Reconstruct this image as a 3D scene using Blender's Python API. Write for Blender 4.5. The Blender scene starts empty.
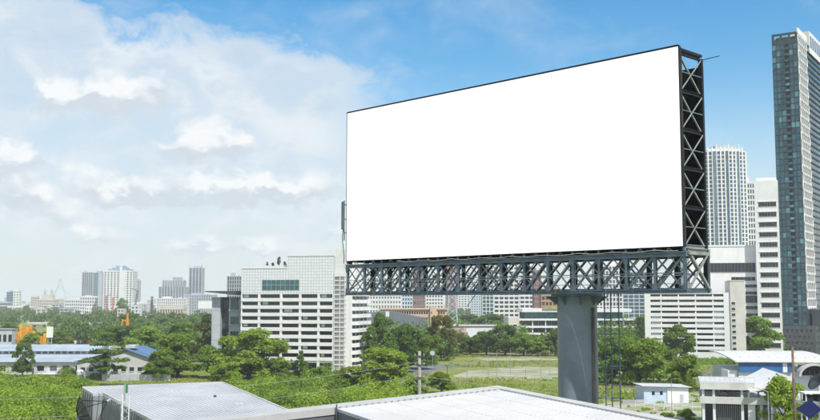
import bpy, bmesh, math, random
import numpy as np
from mathutils import Vector, Matrix

R = math.radians
scene = bpy.context.scene
C = scene.collection
rnd = random.Random(7)

# ------------------------------------------------------------------ camera
F = 1000.0                      # focal length in photo pixels (820 wide)
HZ = 302.0                      # horizon row in the photo
PITCH = math.atan((HZ - 210.0) / F)
CAMZ = 25.0
cam_d = bpy.data.cameras.new('camera')
cam = bpy.data.objects.new('camera', cam_d)
C.objects.link(cam)
cam_d.sensor_width = 36.0
cam_d.lens = 36.0 * F / 820.0
cam_d.clip_start = 0.5
cam_d.clip_end = 60000
cam.location = (0, 0, CAMZ)
cam.rotation_euler = (math.pi / 2 + PITCH, 0, 0)
scene.camera = cam

# ------------------------------------------------------------------ light
SUN_EL, SUN_AZ = R(54), R(147)           # azimuth clockwise from +Y
sdir = Vector((math.sin(SUN_AZ) * math.cos(SUN_EL), math.cos(SUN_AZ) * math.cos(SUN_EL), math.sin(SUN_EL)))
sun_d = bpy.data.lights.new('sun', 'SUN')
sun_d.energy = 4.0
sun_d.angle = R(0.53)
sun_d.color = (1.0, 0.955, 0.89)
sun = bpy.data.objects.new('sun', sun_d)
C.objects.link(sun)
sun.location = (60, -60, 120)
sun.rotation_euler = (-sdir).to_track_quat('-Z', 'Y').to_euler()

scene.view_settings.view_transform = 'Standard'
scene.view_settings.look = 'None'
scene.view_settings.gamma = 1.0
scene.view_settings.exposure = 0.38
scene.view_settings.use_curve_mapping = False
scene.render.engine = 'CYCLES'
scene.cycles.use_denoising = True
scene.cycles.max_bounces = 6
scene.cycles.diffuse_bounces = 3
scene.cycles.glossy_bounces = 2
scene.cycles.transmission_bounces = 2
scene.cycles.transparent_max_bounces = 6
scene.cycles.volume_bounces = 1
scene.cycles.caustics_reflective = False
scene.cycles.caustics_refractive = False
scene.cycles.sample_clamp_indirect = 6.0

# pixel of the photograph -> viewing ray
def ray(px, py):
    u = (px - 410.0) / F
    v = (210.0 - py) / F
    return Vector((u, math.cos(PITCH) - v * math.sin(PITCH), math.sin(PITCH) + v * math.cos(PITCH)))
def at(px, py, Y):
    d = ray(px, py)
    return Vector((0, 0, CAMZ)) + d * (Y / d.y)
def ground(px, py, z=0.0):
    d = ray(px, py)
    return Vector((0, 0, CAMZ)) + d * ((z - CAMZ) / d.z)
def hz_x(px, Y):
    d = ray(px, HZ)
    return d.x / d.y * Y
def hit(px, py, P, dx, dy):
    """distance along the plan direction (dx,dy) from P at which the ray of a pixel crosses"""
    d = ray(px, py)
    t = d.x / d.y
    return (t * P[1] - P[0]) / (dx - t * dy)

# ------------------------------------------------------------------ world: Nishita sky with clouds
world = bpy.data.worlds.new('World')
scene.world = world
world.use_nodes = True
wn, wl = world.node_tree.nodes, world.node_tree.links
for n in list(wn):
    wn.remove(n)

class G:
    """tiny helper for node trees"""
    def __init__(self, tree):
        self.n, self.l = tree.nodes, tree.links
    def node(self, t, **kw):
        o = self.n.new(t)
        for k, v in kw.items():
            setattr(o, k, v)
        return o
    def put(self, sock, v):
        if hasattr(v, 'links') or hasattr(v, 'is_linked'):
            self.l.new(v, sock)
        else:
            sock.default_value = v
    def m(self, op, a, b=None, c=None, clamp=False):
        o = self.n.new('ShaderNodeMath')
        o.operation = op
        o.use_clamp = clamp
        self.put(o.inputs[0], a)
        if b is not None:
            self.put(o.inputs[1], b)
        if c is not None:
            self.put(o.inputs[2], c)
        return o.outputs[0]
    def smooth(self, x, a, b, lo=0.0, hi=1.0):
        o = self.n.new('ShaderNodeMapRange')
        o.interpolation_type = 'SMOOTHSTEP'
        self.put(o.inputs[0], x)
        o.inputs[1].default_value, o.inputs[2].default_value = a, b
        o.inputs[3].default_value, o.inputs[4].default_value = lo, hi
        return o.outputs[0]
    def noise(self, vec, scale, detail=4, rough=0.55, dist=0.0):
        o = self.n.new('ShaderNodeTexNoise')
        if vec is not None:
            self.l.new(vec, o.inputs['Vector'])
        o.inputs['Scale'].default_value = scale
        o.inputs['Detail'].default_value = detail
        o.inputs['Roughness'].default_value = rough
        o.inputs['Distortion'].default_value = dist
        return o.outputs[0]
    def comb(self, x, y, z):
        o = self.n.new('ShaderNodeCombineXYZ')
        for i, v in enumerate((x, y, z)):
            self.put(o.inputs[i], v)
        return o.outputs[0]
    def mix(self, f, a, b, mode='MIX'):
        o = self.n.new('ShaderNodeMix')
        o.data_type = 'RGBA'
        o.blend_type = mode
        self.put(o.inputs[0], f)
        self.put(o.inputs[6], a)
        self.put(o.inputs[7], b)
        return o.outputs[2]

g = G(world.node_tree)
sky = g.node('ShaderNodeTexSky', sky_type='NISHITA')
sky.sun_disc = False
sky.sun_elevation = SUN_EL
sky.sun_rotation = SUN_AZ
sky.altitude = 0
sky.air_density = 1.15
sky.dust_density = 0.7
sky.ozone_density = 2.0
tc = g.node('ShaderNodeTexCoord')
sx = g.node('ShaderNodeSeparateXYZ')
g.l.new(tc.outputs['Generated'], sx.inputs[0])
X, Y, Z = sx.outputs
az = g.m('ARCTAN2', X, Y)
el = g.m('ARCSINE', Z)
A = g.comb(g.m('MULTIPLY', az, 1.0), g.m('MULTIPLY', el, 1.5), 0.37)
def wang(px, py):
    d = ray(px, py).normalized()
    return math.atan2(d.x, d.y), math.asin(d.z)
n_big = g.noise(A, 5.0, 6, 0.55, 0.3)
n_mid = g.noise(A, 17.0, 8, 0.62, 0.4)
n_fine = g.noise(A, 46.0, 6, 0.6, 0.3)
B_ = g.comb(g.m('ADD', az, g.m('MULTIPLY', g.m('SUBTRACT', n_mid, 0.5), 0.03)), g.m('MULTIPLY', g.m('ADD', el, g.m('MULTIPLY', g.m('SUBTRACT', n_fine, 0.5), 0.02)), 1.25), 0.11)
def billow(scale):
    v = g.node('ShaderNodeTexVoronoi')
    v.feature = 'SMOOTH_F1'
    g.l.new(B_, v.inputs['Vector'])
    v.inputs['Scale'].default_value = scale
    v.inputs['Smoothness'].default_value = 0.6
    return g.m('SUBTRACT', 0.55, v.outputs['Distance'])
puff = g.m('ADD', g.m('MULTIPLY', billow(34.0), 1.0), g.m('MULTIPLY', billow(80.0), 0.5))
# high veil of cloud: dense on the left, ending ragged before the billboard
s_az = g.m('ADD', az, g.m('MULTIPLY', g.m('SUBTRACT', n_mid, 0.5), 0.16))
s_el = g.m('ADD', el, g.m('MULTIPLY', g.m('SUBTRACT', n_mid, 0.5), 0.10))
s_el = g.m('ADD', s_el, g.m('MULTIPLY', g.m('SUBTRACT', n_big, 0.5), 0.12))
tilt = g.m('ADD', s_el, g.m('MULTIPLY', s_az, 0.16))
veil = g.m('MULTIPLY', g.smooth(tilt, 0.252, 0.208), g.smooth(s_az, 0.02, -0.09))
low_veil = g.m('MULTIPLY', g.smooth(el, 0.25, 0.0), 0.85)
veil = g.m('MAXIMUM', g.m('MULTIPLY', veil, g.m('MULTIPLY', g.smooth(n_big, 0.15, 0.6, 0.74, 0.97), g.smooth(n_mid, 0.3, 0.62, 0.82, 1.0))), low_veil)
# cloud beyond the frame carries the sky on, thickened to add white fill light
wide = g.m('MULTIPLY', g.smooth(n_big, 0.38, 0.58), g.smooth(g.m('ABSOLUTE', az), 0.5, 0.9))
veil = g.m('MAXIMUM', veil, g.m('MULTIPLY', wide, 0.85))
wisp = g.m('MULTIPLY', g.smooth(g.m('ADD', n_big, g.m('MULTIPLY', g.m('SUBTRACT', n_mid, 0.5), 0.6)), 0.42, 0.8), 0.3)
veil = g.m('MAXIMUM', veil, wisp)
# cumulus heaps, each a few lobes broken up by noise
heaps = [(80, 98, 30, 19), (118, 100, 28, 16), (152, 92, 24, 20), (50, 102, 16, 13), (205, 142, 30, 21), (235, 150, 24, 14), (175, 151, 22, 12),
         (22, 160, 30, 15), (-20, 163, 30, 16), (168, 190, 40, 15), (215, 196, 30, 13), (130, 196, 26, 10), (0, 190, 26, 14),
         (315, 188, 34, 17), (290, 196, 24, 10), (95, 186, 28, 16), (255, 194, 26, 10), (190, 248, 36, 10), (95, 238, 28, 9),
         (265, 248, 32, 11), (240, 186, 26, 12), (30, 200, 30, 10), (60, 215, 30, 10), (330, 232, 22, 8)]
field = None
shade = None
daz = g.m('ADD', az, g.m('MULTIPLY', g.m('SUBTRACT', n_mid, 0.5), 0.075))
del_ = g.m('ADD', el, g.m('MULTIPLY', g.m('SUBTRACT', n_fine, 0.5), 0.045))
for px, py, rx, ry in heaps:
    a0, e0 = wang(px, py)
    dx = g.m('MULTIPLY', g.m('SUBTRACT', daz, a0), F / rx)
    dy = g.m('MULTIPLY', g.m('SUBTRACT', del_, e0), F / ry)
    # flatter underneath than on top
    dyb = g.m('MULTIPLY', g.m('MINIMUM', dy, 0.0), 1.25)
    dyt = g.m('MAXIMUM', dy, 0.0)
    dd = g.m('ADD', g.m('ADD', g.m('MULTIPLY', dx, dx), g.m('MULTIPLY', dyt, dyt)), g.m('MULTIPLY', dyb, dyb))
    f = g.m('EXPONENT', g.m('MULTIPLY', dd, -0.75))
    sh = g.m('MULTIPLY', f, dy)
    field = f if field is None else g.m('ADD', field, f)
    shade = sh if shade is None else g.m('ADD', shade, sh)
# loose heaps out of the frame from noise alone
loose = g.m('MULTIPLY', g.smooth(n_mid, 0.5, 0.72), g.smooth(g.m('ABSOLUTE', az), 0.55, 0.8))
loose = g.m('MULTIPLY', loose, g.smooth(el, 0.8, 0.2))
field2 = g.m('ADD', field, g.m('MULTIPLY', g.m('SUBTRACT', n_mid, 0.5), 0.8))
field2 = g.m('ADD', field2, g.m('MULTIPLY', g.m('SUBTRACT', n_fine, 0.5), 0.5))
field2 = g.m('ADD', field2, g.m('MULTIPLY', puff, 0.75))
heap = g.m('MULTIPLY', g.smooth(field2, 0.25, 1.25), g.smooth(field, 0.03, 0.4))
heap = g.m('MAXIMUM', heap, loose)
lit = g.smooth(g.m('ADD', g.m('ADD', shade, g.m('MULTIPLY', puff, 0.9)), g.m('MULTIPLY', g.m('SUBTRACT', n_mid, 0.5), 1.3)), -0.35, 0.75)
hs = g.node('ShaderNodeHueSaturation')
hs.inputs['Saturation'].default_value = 1.5
hs.inputs['Hue'].default_value = 0.495
hs.inputs['Value'].default_value = 1.0
g.l.new(sky.outputs[0], hs.inputs['Color'])
SKY = 0.12
K = 1.0 / SKY
c_veil = (0.545 * K, 0.605 * K, 0.665 * K, 1)
c_shade = (0.50 * K, 0.555 * K, 0.615 * K, 1)
c_lit = (0.75 * K, 0.765 * K, 0.775 * K, 1)
soft = g.smooth(g.m('ADD', n_mid, g.m('MULTIPLY', g.m('SUBTRACT', n_big, 0.5), 0.5)), 0.38, 0.72)
vcol = g.mix(g.m('MULTIPLY', soft, 0.5), c_veil, c_lit)
col = g.mix(veil, hs.outputs[0], vcol)
col = g.mix(g.m('MULTIPLY', heap, 0.95), col, g.mix(lit, c_shade, c_lit))
bg = g.node('ShaderNodeBackground')
bg.inputs['Strength'].default_value = SKY
g.l.new(col, bg.inputs['Color'])
wo = g.node('ShaderNodeOutputWorld')
g.l.new(bg.outputs[0], wo.inputs['Surface'])

# ------------------------------------------------------------------ materials
MATS = {}
def mat(name, col, rough=0.7, metal=0.0, var=0.12, scale=0.6, col2=None, bump=0.0, bscale=None, spec=0.4, dirt=0.0, perobj=0.0, coat=0.0):
    if name in MATS:
        return MATS[name]
    m = bpy.data.materials.new(name)
    m.use_nodes = True
    t = G(m.node_tree)
    b = m.node_tree.nodes['Principled BSDF']
    b.inputs['Roughness'].default_value = rough
    b.inputs['Metallic'].default_value = metal
    b.inputs['Specular IOR Level'].default_value = spec
    if coat:
        b.inputs['Coat Weight'].default_value = coat
    geo = t.node('ShaderNodeNewGeometry')
    pos = geo.outputs['Position']
    c1 = (*col, 1)
    c2 = (*(col2 if col2 else [c * (1 - 2 * var) for c in col]), 1)
    n = t.noise(pos, scale, 5, 0.6)
    out = t.mix(t.smooth(n, 0.3, 0.7), c1, c2)
    if dirt:
        # vertical weather streaks
        mp = t.node('ShaderNodeMapping')
        mp.inputs['Scale'].default_value = (1.6, 1.6, 0.07)
        t.l.new(pos, mp.inputs['Vector'])
        st = t.noise(mp.outputs[0], 0.9, 4, 0.65)
        out = t.mix(t.m('MULTIPLY', t.smooth(st, 0.5, 0.75), dirt), out, (col[0] * 0.45, col[1] * 0.43, col[2] * 0.4, 1))
    if perobj:
        oi = t.node('ShaderNodeObjectInfo')
        k = t.m('ADD', t.m('MULTIPLY', t.m('SUBTRACT', oi.outputs['Random'], 0.5), perobj * 2), 1.0)
        out = t.mix(1.0, out, t.comb(k, k, k), 'MULTIPLY')
    t.l.new(out, b.inputs['Base Color'])
    if bump:
        bp = t.node('ShaderNodeBump')
        bp.inputs['Strength'].default_value = bump
        bp.inputs['Distance'].default_value = 0.05
        t.l.new(t.noise(pos, bscale or scale * 6, 4, 0.6), bp.inputs['Height'])
        t.l.new(bp.outputs[0], b.inputs['Normal'])
    MATS[name] = m
    return m

def leafmat(name, c1, c2, dark=0.6, trans=0.45):
    """foliage: every leaf clump has its own tint, light passes through a little"""
    if name in MATS:
        return MATS[name]
    m = bpy.data.materials.new(name)
    m.use_nodes = True
    t = G(m.node_tree)
    b = m.node_tree.nodes['Principled BSDF']
    out = m.node_tree.nodes['Material Output']
    geo = t.node('ShaderNodeNewGeometry')
    oi = t.node('ShaderNodeObjectInfo')
    n = t.noise(geo.outputs['Position'], 0.35, 4, 0.6)
    n2 = t.noise(geo.outputs['Position'], 0.085, 3, 0.6)
    k = t.m('ADD', t.m('MULTIPLY', geo.outputs['Random Per Island'], 0.34), t.m('ADD', t.m('MULTIPLY', n, 0.26), t.m('MULTIPLY', n2, 0.4)))
    c = t.mix(t.smooth(k, 0.27, 0.7), (*c1, 1), (*c2, 1))
    kk = t.m('ADD', t.m('MULTIPLY', oi.outputs['Random'], 0.4), 0.8)
    c = t.mix(1.0, c, t.comb(kk, kk, t.m('MULTIPLY', kk, 0.95)), 'MULTIPLY')
    t.l.new(c, b.inputs['Base Color'])
    b.inputs['Roughness'].default_value = 0.55
    b.inputs['Specular IOR Level'].default_value = 0.25
    tr = t.node('ShaderNodeBsdfTranslucent')
    t.l.new(t.mix(1.0, c, (1.25, 1.35, 0.6, 1), 'MULTIPLY'), tr.inputs['Color'])
    mx = t.node('ShaderNodeMixShader')
    mx.inputs[0].default_value = trans
    t.l.new(b.outputs[0], mx.inputs[1])
    t.l.new(tr.outputs[0], mx.inputs[2])
    t.l.new(mx.outputs[0], out.inputs['Surface'])
    MATS[name] = m
    return m

def glass(name, col, rough=0.08, var=0.25, scale=0.25, spec=0.6, perobj=0.25):
    """facade glass: a dark reflecting sheet whose tint changes from pane to pane"""
    return mat(name, col, rough, 0.0, var, scale, spec=spec, perobj=perobj)

# ------------------------------------------------------------------ mesh helpers
class MB:
    def __init__(self):
        self.v, self.f = [], []
    def box(self, x0, x1, y0, y1, z0, z1):
        i = len(self.v)
        self.v += [(x0, y0, z0), (x1, y0, z0), (x1, y1, z0), (x0, y1, z0), (x0, y0, z1), (x1, y0, z1), (x1, y1, z1), (x0, y1, z1)]
        self.f += [(i, i + 3, i + 2, i + 1), (i + 4, i + 5, i + 6, i + 7), (i, i + 1, i + 5, i + 4), (i + 1, i + 2, i + 6, i + 5), (i + 2, i + 3, i + 7, i + 6), (i + 3, i, i + 4, i + 7)]
        return self
    def beam(self, p, q, w, h=None, shape='box'):
        h = h or w
        p, q = Vector(p), Vector(q)
        M = beam_matrix(p, q)
        i = len(self.v)
        for e in (p, q):
            for a, b in ((-.5, -.5), (.5, -.5), (.5, .5), (-.5, .5)):
                self.v.append(tuple(e + M.col[0].xyz * a * w + M.col[1].xyz * b * h))
        self.f += [(i, i + 3, i + 2, i + 1), (i + 4, i + 5, i + 6, i + 7), (i, i + 1, i + 5, i + 4), (i + 1, i + 2, i + 6, i + 5), (i + 2, i + 3, i + 7, i + 6), (i + 3, i, i + 4, i + 7)]
        return self
    def tube(self, p, q, r, r2=None, n=12, cap=True):
        r2 = r if r2 is None else r2
        p, q = Vector(p), Vector(q)
        M = beam_matrix(p, q)
        i = len(self.v)
        for e, rr in ((p, r), (q, r2)):
            for k in range(n):
                a = 2 * math.pi * k / n
                self.v.append(tuple(e + M.col[0].xyz * math.cos(a) * rr + M.col[1].xyz * math.sin(a) * rr))
        for k in range(n):
            self.f.append((i + k, i + (k + 1) % n, i + n + (k + 1) % n, i + n + k))
        if cap:
            self.f.append(tuple(i + k for k in reversed(range(n))))
            self.f.append(tuple(i + n + k for k in range(n)))
        return self
    def prism(self, poly, z0, z1):
        """poly: plan outline, counter-clockwise; z0/z1 numbers or lists"""
        n = len(poly)
        i = len(self.v)
        zs0 = z0 if isinstance(z0, (list, tuple)) else [z0] * n
        zs1 = z1 if isinstance(z1, (list, tuple)) else [z1] * n
        self.v += [(p[0], p[1], z) for p, z in zip(poly, zs0)]
        self.v += [(p[0], p[1], z) for p, z in zip(poly, zs1)]
        self.f.append(tuple(i + k for k in reversed(range(n))))
        self.f.append(tuple(i + n + k for k in range(n)))
        for k in range(n):
            j = (k + 1) % n
            self.f.append((i + k, i + j, i + n + j, i + n + k))
        return self
    def face(self, *pts):
        i = len(self.v)
        self.v += [tuple(p) for p in pts]
        self.f.append(tuple(range(i, i + len(pts))))
        return self
    def lathe(self, prof, n=24, c=(0, 0)):
        i = len(self.v)
        for r, z in prof:
            for k in range(n):
                a = 2 * math.pi * k / n
                self.v.append((c[0] + r * math.cos(a), c[1] + r * math.sin(a), z))
        for j in range(len(prof) - 1):
            for k in range(n):
                k2 = (k + 1) % n
                self.f.append((i + j * n + k, i + j * n + k2, i + (j + 1) * n + k2, i + (j + 1) * n + k))
        return self
    def mesh(self, name, m=None, smooth=False):
        me = bpy.data.meshes.new(name)
        me.from_pydata(self.v, [], self.f)
        if m:
            me.materials.append(m)
        if smooth:
            me.polygons.foreach_set('use_smooth', [True] * len(me.polygons))
        me.update()
        return me
    def build(self, name, m, parent=None, smooth=False):
        o = bpy.data.objects.new(name, self.mesh(name, m, smooth))
        C.objects.link(o)
        o.parent = parent
        return o

def beam_matrix(p, q):
    z = (q - p).normalized()
    up = Vector((0, 0, 1)) if abs(z.z) < 0.98 else Vector((0, 1, 0))
    x = up.cross(z).normalized()
    y = z.cross(x)
    M = Matrix.Identity(4)
    for i, c in enumerate((x, y, z)):
        M.col[i] = (*c, 0)
    return M

def tag(o, label=None, cat=None, group=None, kind=None):
    if label:
        o['label'] = label
    if cat:
        o['category'] = cat
    if group:
        o['group'] = group
    if kind:
        o['kind'] = kind
    return o
def thing(name, label, cat, loc=(0, 0, 0), rz=0.0, group=None):
    o = bpy.data.objects.new(name, None)
    o.empty_display_size = 0.5
    C.objects.link(o)
    o.location = loc
    o.rotation_euler = (0, 0, rz)
    return tag(o, label, cat, group)

_unit = {}
def unit(m, shape='box'):
    """shared unit pieces: a box centred on the origin, an I section and an L section along z"""
    k = (m.name, shape)
    if k not in _unit:
        b = MB()
        if shape == 'box':
            b.box(-.5, .5, -.5, .5, -.5, .5)
        elif shape == 'I':
            b.box(-.5, .5, .36, .5, -.5, .5).box(-.5, .5, -.5, -.36, -.5, .5).box(-.09, .09, -.36, .36, -.5, .5)
        elif shape == 'L':
            b.box(-.5, .5, -.5, -.34, -.5, .5).box(-.5, -.34, -.34, .5, -.5, .5)
        elif shape == 'rod':
            b.tube((0, 0, -.5), (0, 0, .5), .5, n=8)
        _unit[k] = b.mesh(shape + '_piece', m)
    return _unit[k]
def piece(name, parent, m, x0, x1, y0, y1, z0, z1):
    o = bpy.data.objects.new(name, unit(m))
    C.objects.link(o)
    o.parent = parent
    o.location = ((x0 + x1) / 2, (y0 + y1) / 2, (z0 + z1) / 2)
    o.scale = (abs(x1 - x0), abs(y1 - y0), abs(z1 - z0))
    return o
def stick(name, parent, m, p, q, w, h=None, shape='box'):
    p, q = Vector(p), Vector(q)
    o = bpy.data.objects.new(name, unit(m, shape))
    C.objects.link(o)
    o.parent = parent
    M = beam_matrix(p, q)
    o.matrix_basis = Matrix.Translation((p + q) / 2) @ M @ Matrix.Diagonal((w, h or w, (q - p).length, 1))
    return o
def copy_tree(o, parent=None):
    c = o.copy()
    C.objects.link(c)
    c.parent = parent
    for ch in list(o.children):
        copy_tree(ch, c)
    return c

# ------------------------------------------------------------------ shared materials
M_white = mat('white_paint', (0.74, 0.75, 0.75), 0.6, var=0.05, scale=0.15, dirt=0.10, spec=0.3)
M_white2 = mat('clean_white_panel', (0.78, 0.78, 0.77), 0.55, var=0.05, scale=0.2, spec=0.3, dirt=0.16)
M_cream = mat('cream_render', (0.66, 0.63, 0.57), 0.8, var=0.08, scale=0.2, dirt=0.12)
M_grey = mat('grey_concrete', (0.38, 0.39, 0.40), 0.85, var=0.1, scale=0.3, dirt=0.15)
M_lgrey = mat('light_grey_concrete', (0.52, 0.53, 0.54), 0.85, var=0.08, scale=0.3, dirt=0.15)
M_dgrey = mat('dark_grey_cladding', (0.075, 0.085, 0.10), 0.6, var=0.15, scale=0.4, dirt=0.1)
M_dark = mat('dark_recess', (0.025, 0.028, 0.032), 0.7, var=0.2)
G_blue = glass('blue_grey_glass', (0.045, 0.065, 0.095))
G_teal = glass('teal_glass', (0.055, 0.17, 0.18))
G_dark = glass('dark_window_glass', (0.020, 0.026, 0.036), 0.10)
G_pale = glass('pale_window_glass', (0.16, 0.20, 0.24), 0.15)

# ================================================================== GROUND
def ground_material():
    m = bpy.data.materials.new('grassland_ground')
    m.use_nodes = True
    t = G(m.node_tree)
    b = m.node_tree.nodes['Principled BSDF']
    b.inputs['Roughness'].default_value = 0.95
    b.inputs['Specular IOR Level'].default_value = 0.1
    pos = t.node('ShaderNodeNewGeometry').outputs['Position']
    n1 = t.noise(pos, 0.035, 6, 0.6, 0.5)
    n2 = t.noise(pos, 0.4, 6, 0.65)
    n3 = t.noise(pos, 0.012, 5, 0.6)
    c = t.mix(t.smooth(n1, 0.35, 0.65), (0.155, 0.215, 0.04, 1), (0.27, 0.265, 0.09, 1))
    c = t.mix(t.m('MULTIPLY', t.smooth(n2, 0.45, 0.7), 0.6), c, (0.10, 0.15, 0.03, 1))
    c = t.mix(t.m('MULTIPLY', t.smooth(t.m('ADD', n3, t.m('MULTIPLY', n2, 0.25)), 0.66, 0.74), 0.8), c, (0.30, 0.27, 0.22, 1))
    t.l.new(c, b.inputs['Base Color'])
    bp = t.node('ShaderNodeBump')
    bp.inputs['Strength'].default_value = 0.6
    bp.inputs['Distance'].default_value = 0.25
    t.l.new(t.noise(pos, 1.4, 5, 0.65), bp.inputs['Height'])
    t.l.new(bp.outputs[0], b.inputs['Normal'])
    return m
tag(MB().face((-14000, -1500, 0), (14000, -1500, 0), (14000, 16000, 0), (-14000, 16000, 0)).build('ground', ground_material()), kind='structure')

M_gravel = mat('pale_gravel', (0.42, 0.40, 0.35), 0.95, scale=0.085, col2=(0.20, 0.23, 0.075), bump=0.5, bscale=2.0, spec=0.1)
M_asph = mat('worn_asphalt', (0.20, 0.21, 0.225), 0.9, var=0.16, scale=0.2, bump=0.3, bscale=2.0, spec=0.2)
def sheet(name, pts, z, m, kind='structure', jit=0.0, sub=14):
    """patch of ground covering given as photo pixels, its outline roughened"""
    P = [ground(*p) for p in pts]
    out = []
    for i in range(len(P)):
        a, b = P[i], P[(i + 1) % len(P)]
        for k in range(sub):
            p = a.lerp(b, k / sub)
            out.append((p.x + rnd.uniform(-jit, jit), p.y + rnd.uniform(-jit, jit) * 1.6, z))
    bm = bmesh.new()
    vs = [bm.verts.new(p) for p in out]
    bm.faces.new(vs)
    bmesh.ops.triangulate(bm, faces=bm.faces[:])
    bmesh.ops.recalc_face_normals(bm, faces=bm.faces[:])
    me = bpy.data.meshes.new(name)
    bm.to_mesh(me)
    bm.free()
    if me.polygons and sum(p.normal.z for p in me.polygons) < 0:
        me.flip_normals()
    me.materials.append(m)
    o = bpy.data.objects.new(name, me)
    C.objects.link(o)
    return tag(o, kind=kind)
sheet('gravel_yard', [(452, 377), (470, 370), (520, 366.5), (600, 368), (640, 372), (600, 377), (540, 379), (500, 378)], 0.012, M_gravel, jit=1.2)
sheet('gravel_path', [(470, 357.5), (520, 356.8), (600, 357.3), (600, 359.2), (540, 360), (490, 360.8)], 0.012, M_gravel, jit=1.0)
sheet('access_road', [(392, 376), (400, 368), (430, 365), (470, 364), (470, 367), (440, 369), (424, 375), (440, 384), (400, 388)], 0.008, M_asph, jit=1.0)
sheet('gravel_strip', [(596, 386), (640, 379), (700, 373), (704, 377), (655, 384), (630, 392), (598, 396)], 0.012, M_gravel, jit=1.0)
sheet('concrete_yard', [(598, 404), (640, 396), (705, 392), (730, 400), (760, 440), (620, 440)], 0.016, M_gravel, jit=0.6)
sheet('street', [(690, 372), (740, 366), (860, 362), (900, 440), (735, 440), (706, 392)], 0.008, M_asph, jit=0.3)

# ================================================================== BILLBOARD
M_steel = mat('blue_grey_painted_steel', (0.17, 0.235, 0.285), 0.5, 0.0, var=0.2, scale=1.2, dirt=0.35, spec=0.45)
M_steel2 = mat('highlight_weathered_steel', (0.32, 0.35, 0.365), 0.55, 0.0, var=0.2, scale=1.5, col2=(0.22, 0.215, 0.20), dirt=0.3)  # paler copy of the steel: highlights put into the colour, plus weathering
M_rust = mat('rusty_steel', (0.22, 0.12, 0.06), 0.8, 0.0, var=0.25, scale=2.0, col2=(0.12, 0.10, 0.09))
M_black = mat('black_and_shade_dark_steel', (0.018, 0.021, 0.025), 0.6, 0.0, var=0.2, scale=1.0, spec=0.3)  # black steel; on the billboard's inside its shade is put into the colour
M_pole = mat('column_paint', (0.235, 0.28, 0.325), 0.42, 0.0, var=0.14, scale=0.5, dirt=0.45, spec=0.5)

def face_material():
    """blank sheet with an added glow that keeps it white"""
    m = bpy.data.materials.new('white_sheet_with_added_glow')
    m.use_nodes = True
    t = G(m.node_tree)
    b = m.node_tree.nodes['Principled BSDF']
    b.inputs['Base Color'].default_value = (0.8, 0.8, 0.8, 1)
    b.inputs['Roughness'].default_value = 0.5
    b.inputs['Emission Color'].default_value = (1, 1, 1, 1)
    b.inputs['Emission Strength'].default_value = 0.75  # added glow, the sheet itself is no lamp
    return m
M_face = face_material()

BX = Vector((math.sin(R(44.6)), -math.cos(R(44.6)), 0))      # along the face, left to right
BY = Vector((math.cos(R(44.6)), math.sin(R(44.6)), 0))       # towards the back
A_ = at(684.5, 246, 60.0)
z_fb = A_.z                                                   # lower edge of the face
z_ft = at(683, 47, 60.0).z                                    # upper edge
W_ = -hit(348, 261, A_, BX.x, BX.y)                          # width of the face
z_tb = at(690, 293, 60.5).z                                   # bottom of the truss
DEP = 2.75
s_pole = -hit(577, 302, A_ + BY * DEP / 2, BX.x, BX.y)
PB = A_ + BY * DEP / 2 - BX * s_pole
PB.z = 0
xr, xl = s_pole, s_pole - W_
yf, yb = -DEP / 2, DEP / 2
bb = thing('billboard', 'huge blank white billboard raised on a single thick steel column', 'billboard', PB, math.atan2(BX.y, BX.x))
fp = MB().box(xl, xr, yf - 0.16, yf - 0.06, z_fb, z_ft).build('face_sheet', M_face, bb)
ed = MB()
for a in ((xl - 0.05, xl, z_fb - 0.06, z_ft + 0.07), (xr, xr + 0.07, z_fb - 0.06, z_ft + 0.07)):
    ed.box(a[0], a[1], yf - 0.19, yf - 0.01, a[2], a[3])
ed.box(xl, xr, yf - 0.19, yf - 0.01, z_ft, z_ft + 0.12).box(xl, xr, yf - 0.18, yf - 0.01, z_fb - 0.05, z_fb)
ed.build('face_edging', M_black, bb)
MB().box(xl, xr, yf - 0.055, yf - 0.02, z_fb + 0.02, z_ft - 0.02).build('backing_sheet', M_black, bb)
bp_ = MB().box(xl + 0.02, xr - 0.02, yb + 0.05, yb + 0.12, z_fb - 0.15, z_ft - 0.75).build('rear_sheet', M_black, bb)
MB().box(xl + 0.1, xr - 0.55, yf + 0.02, yb - 0.02, z_fb + 0.10, z_fb + 0.13).build('service_floor', M_black, bb)

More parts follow.
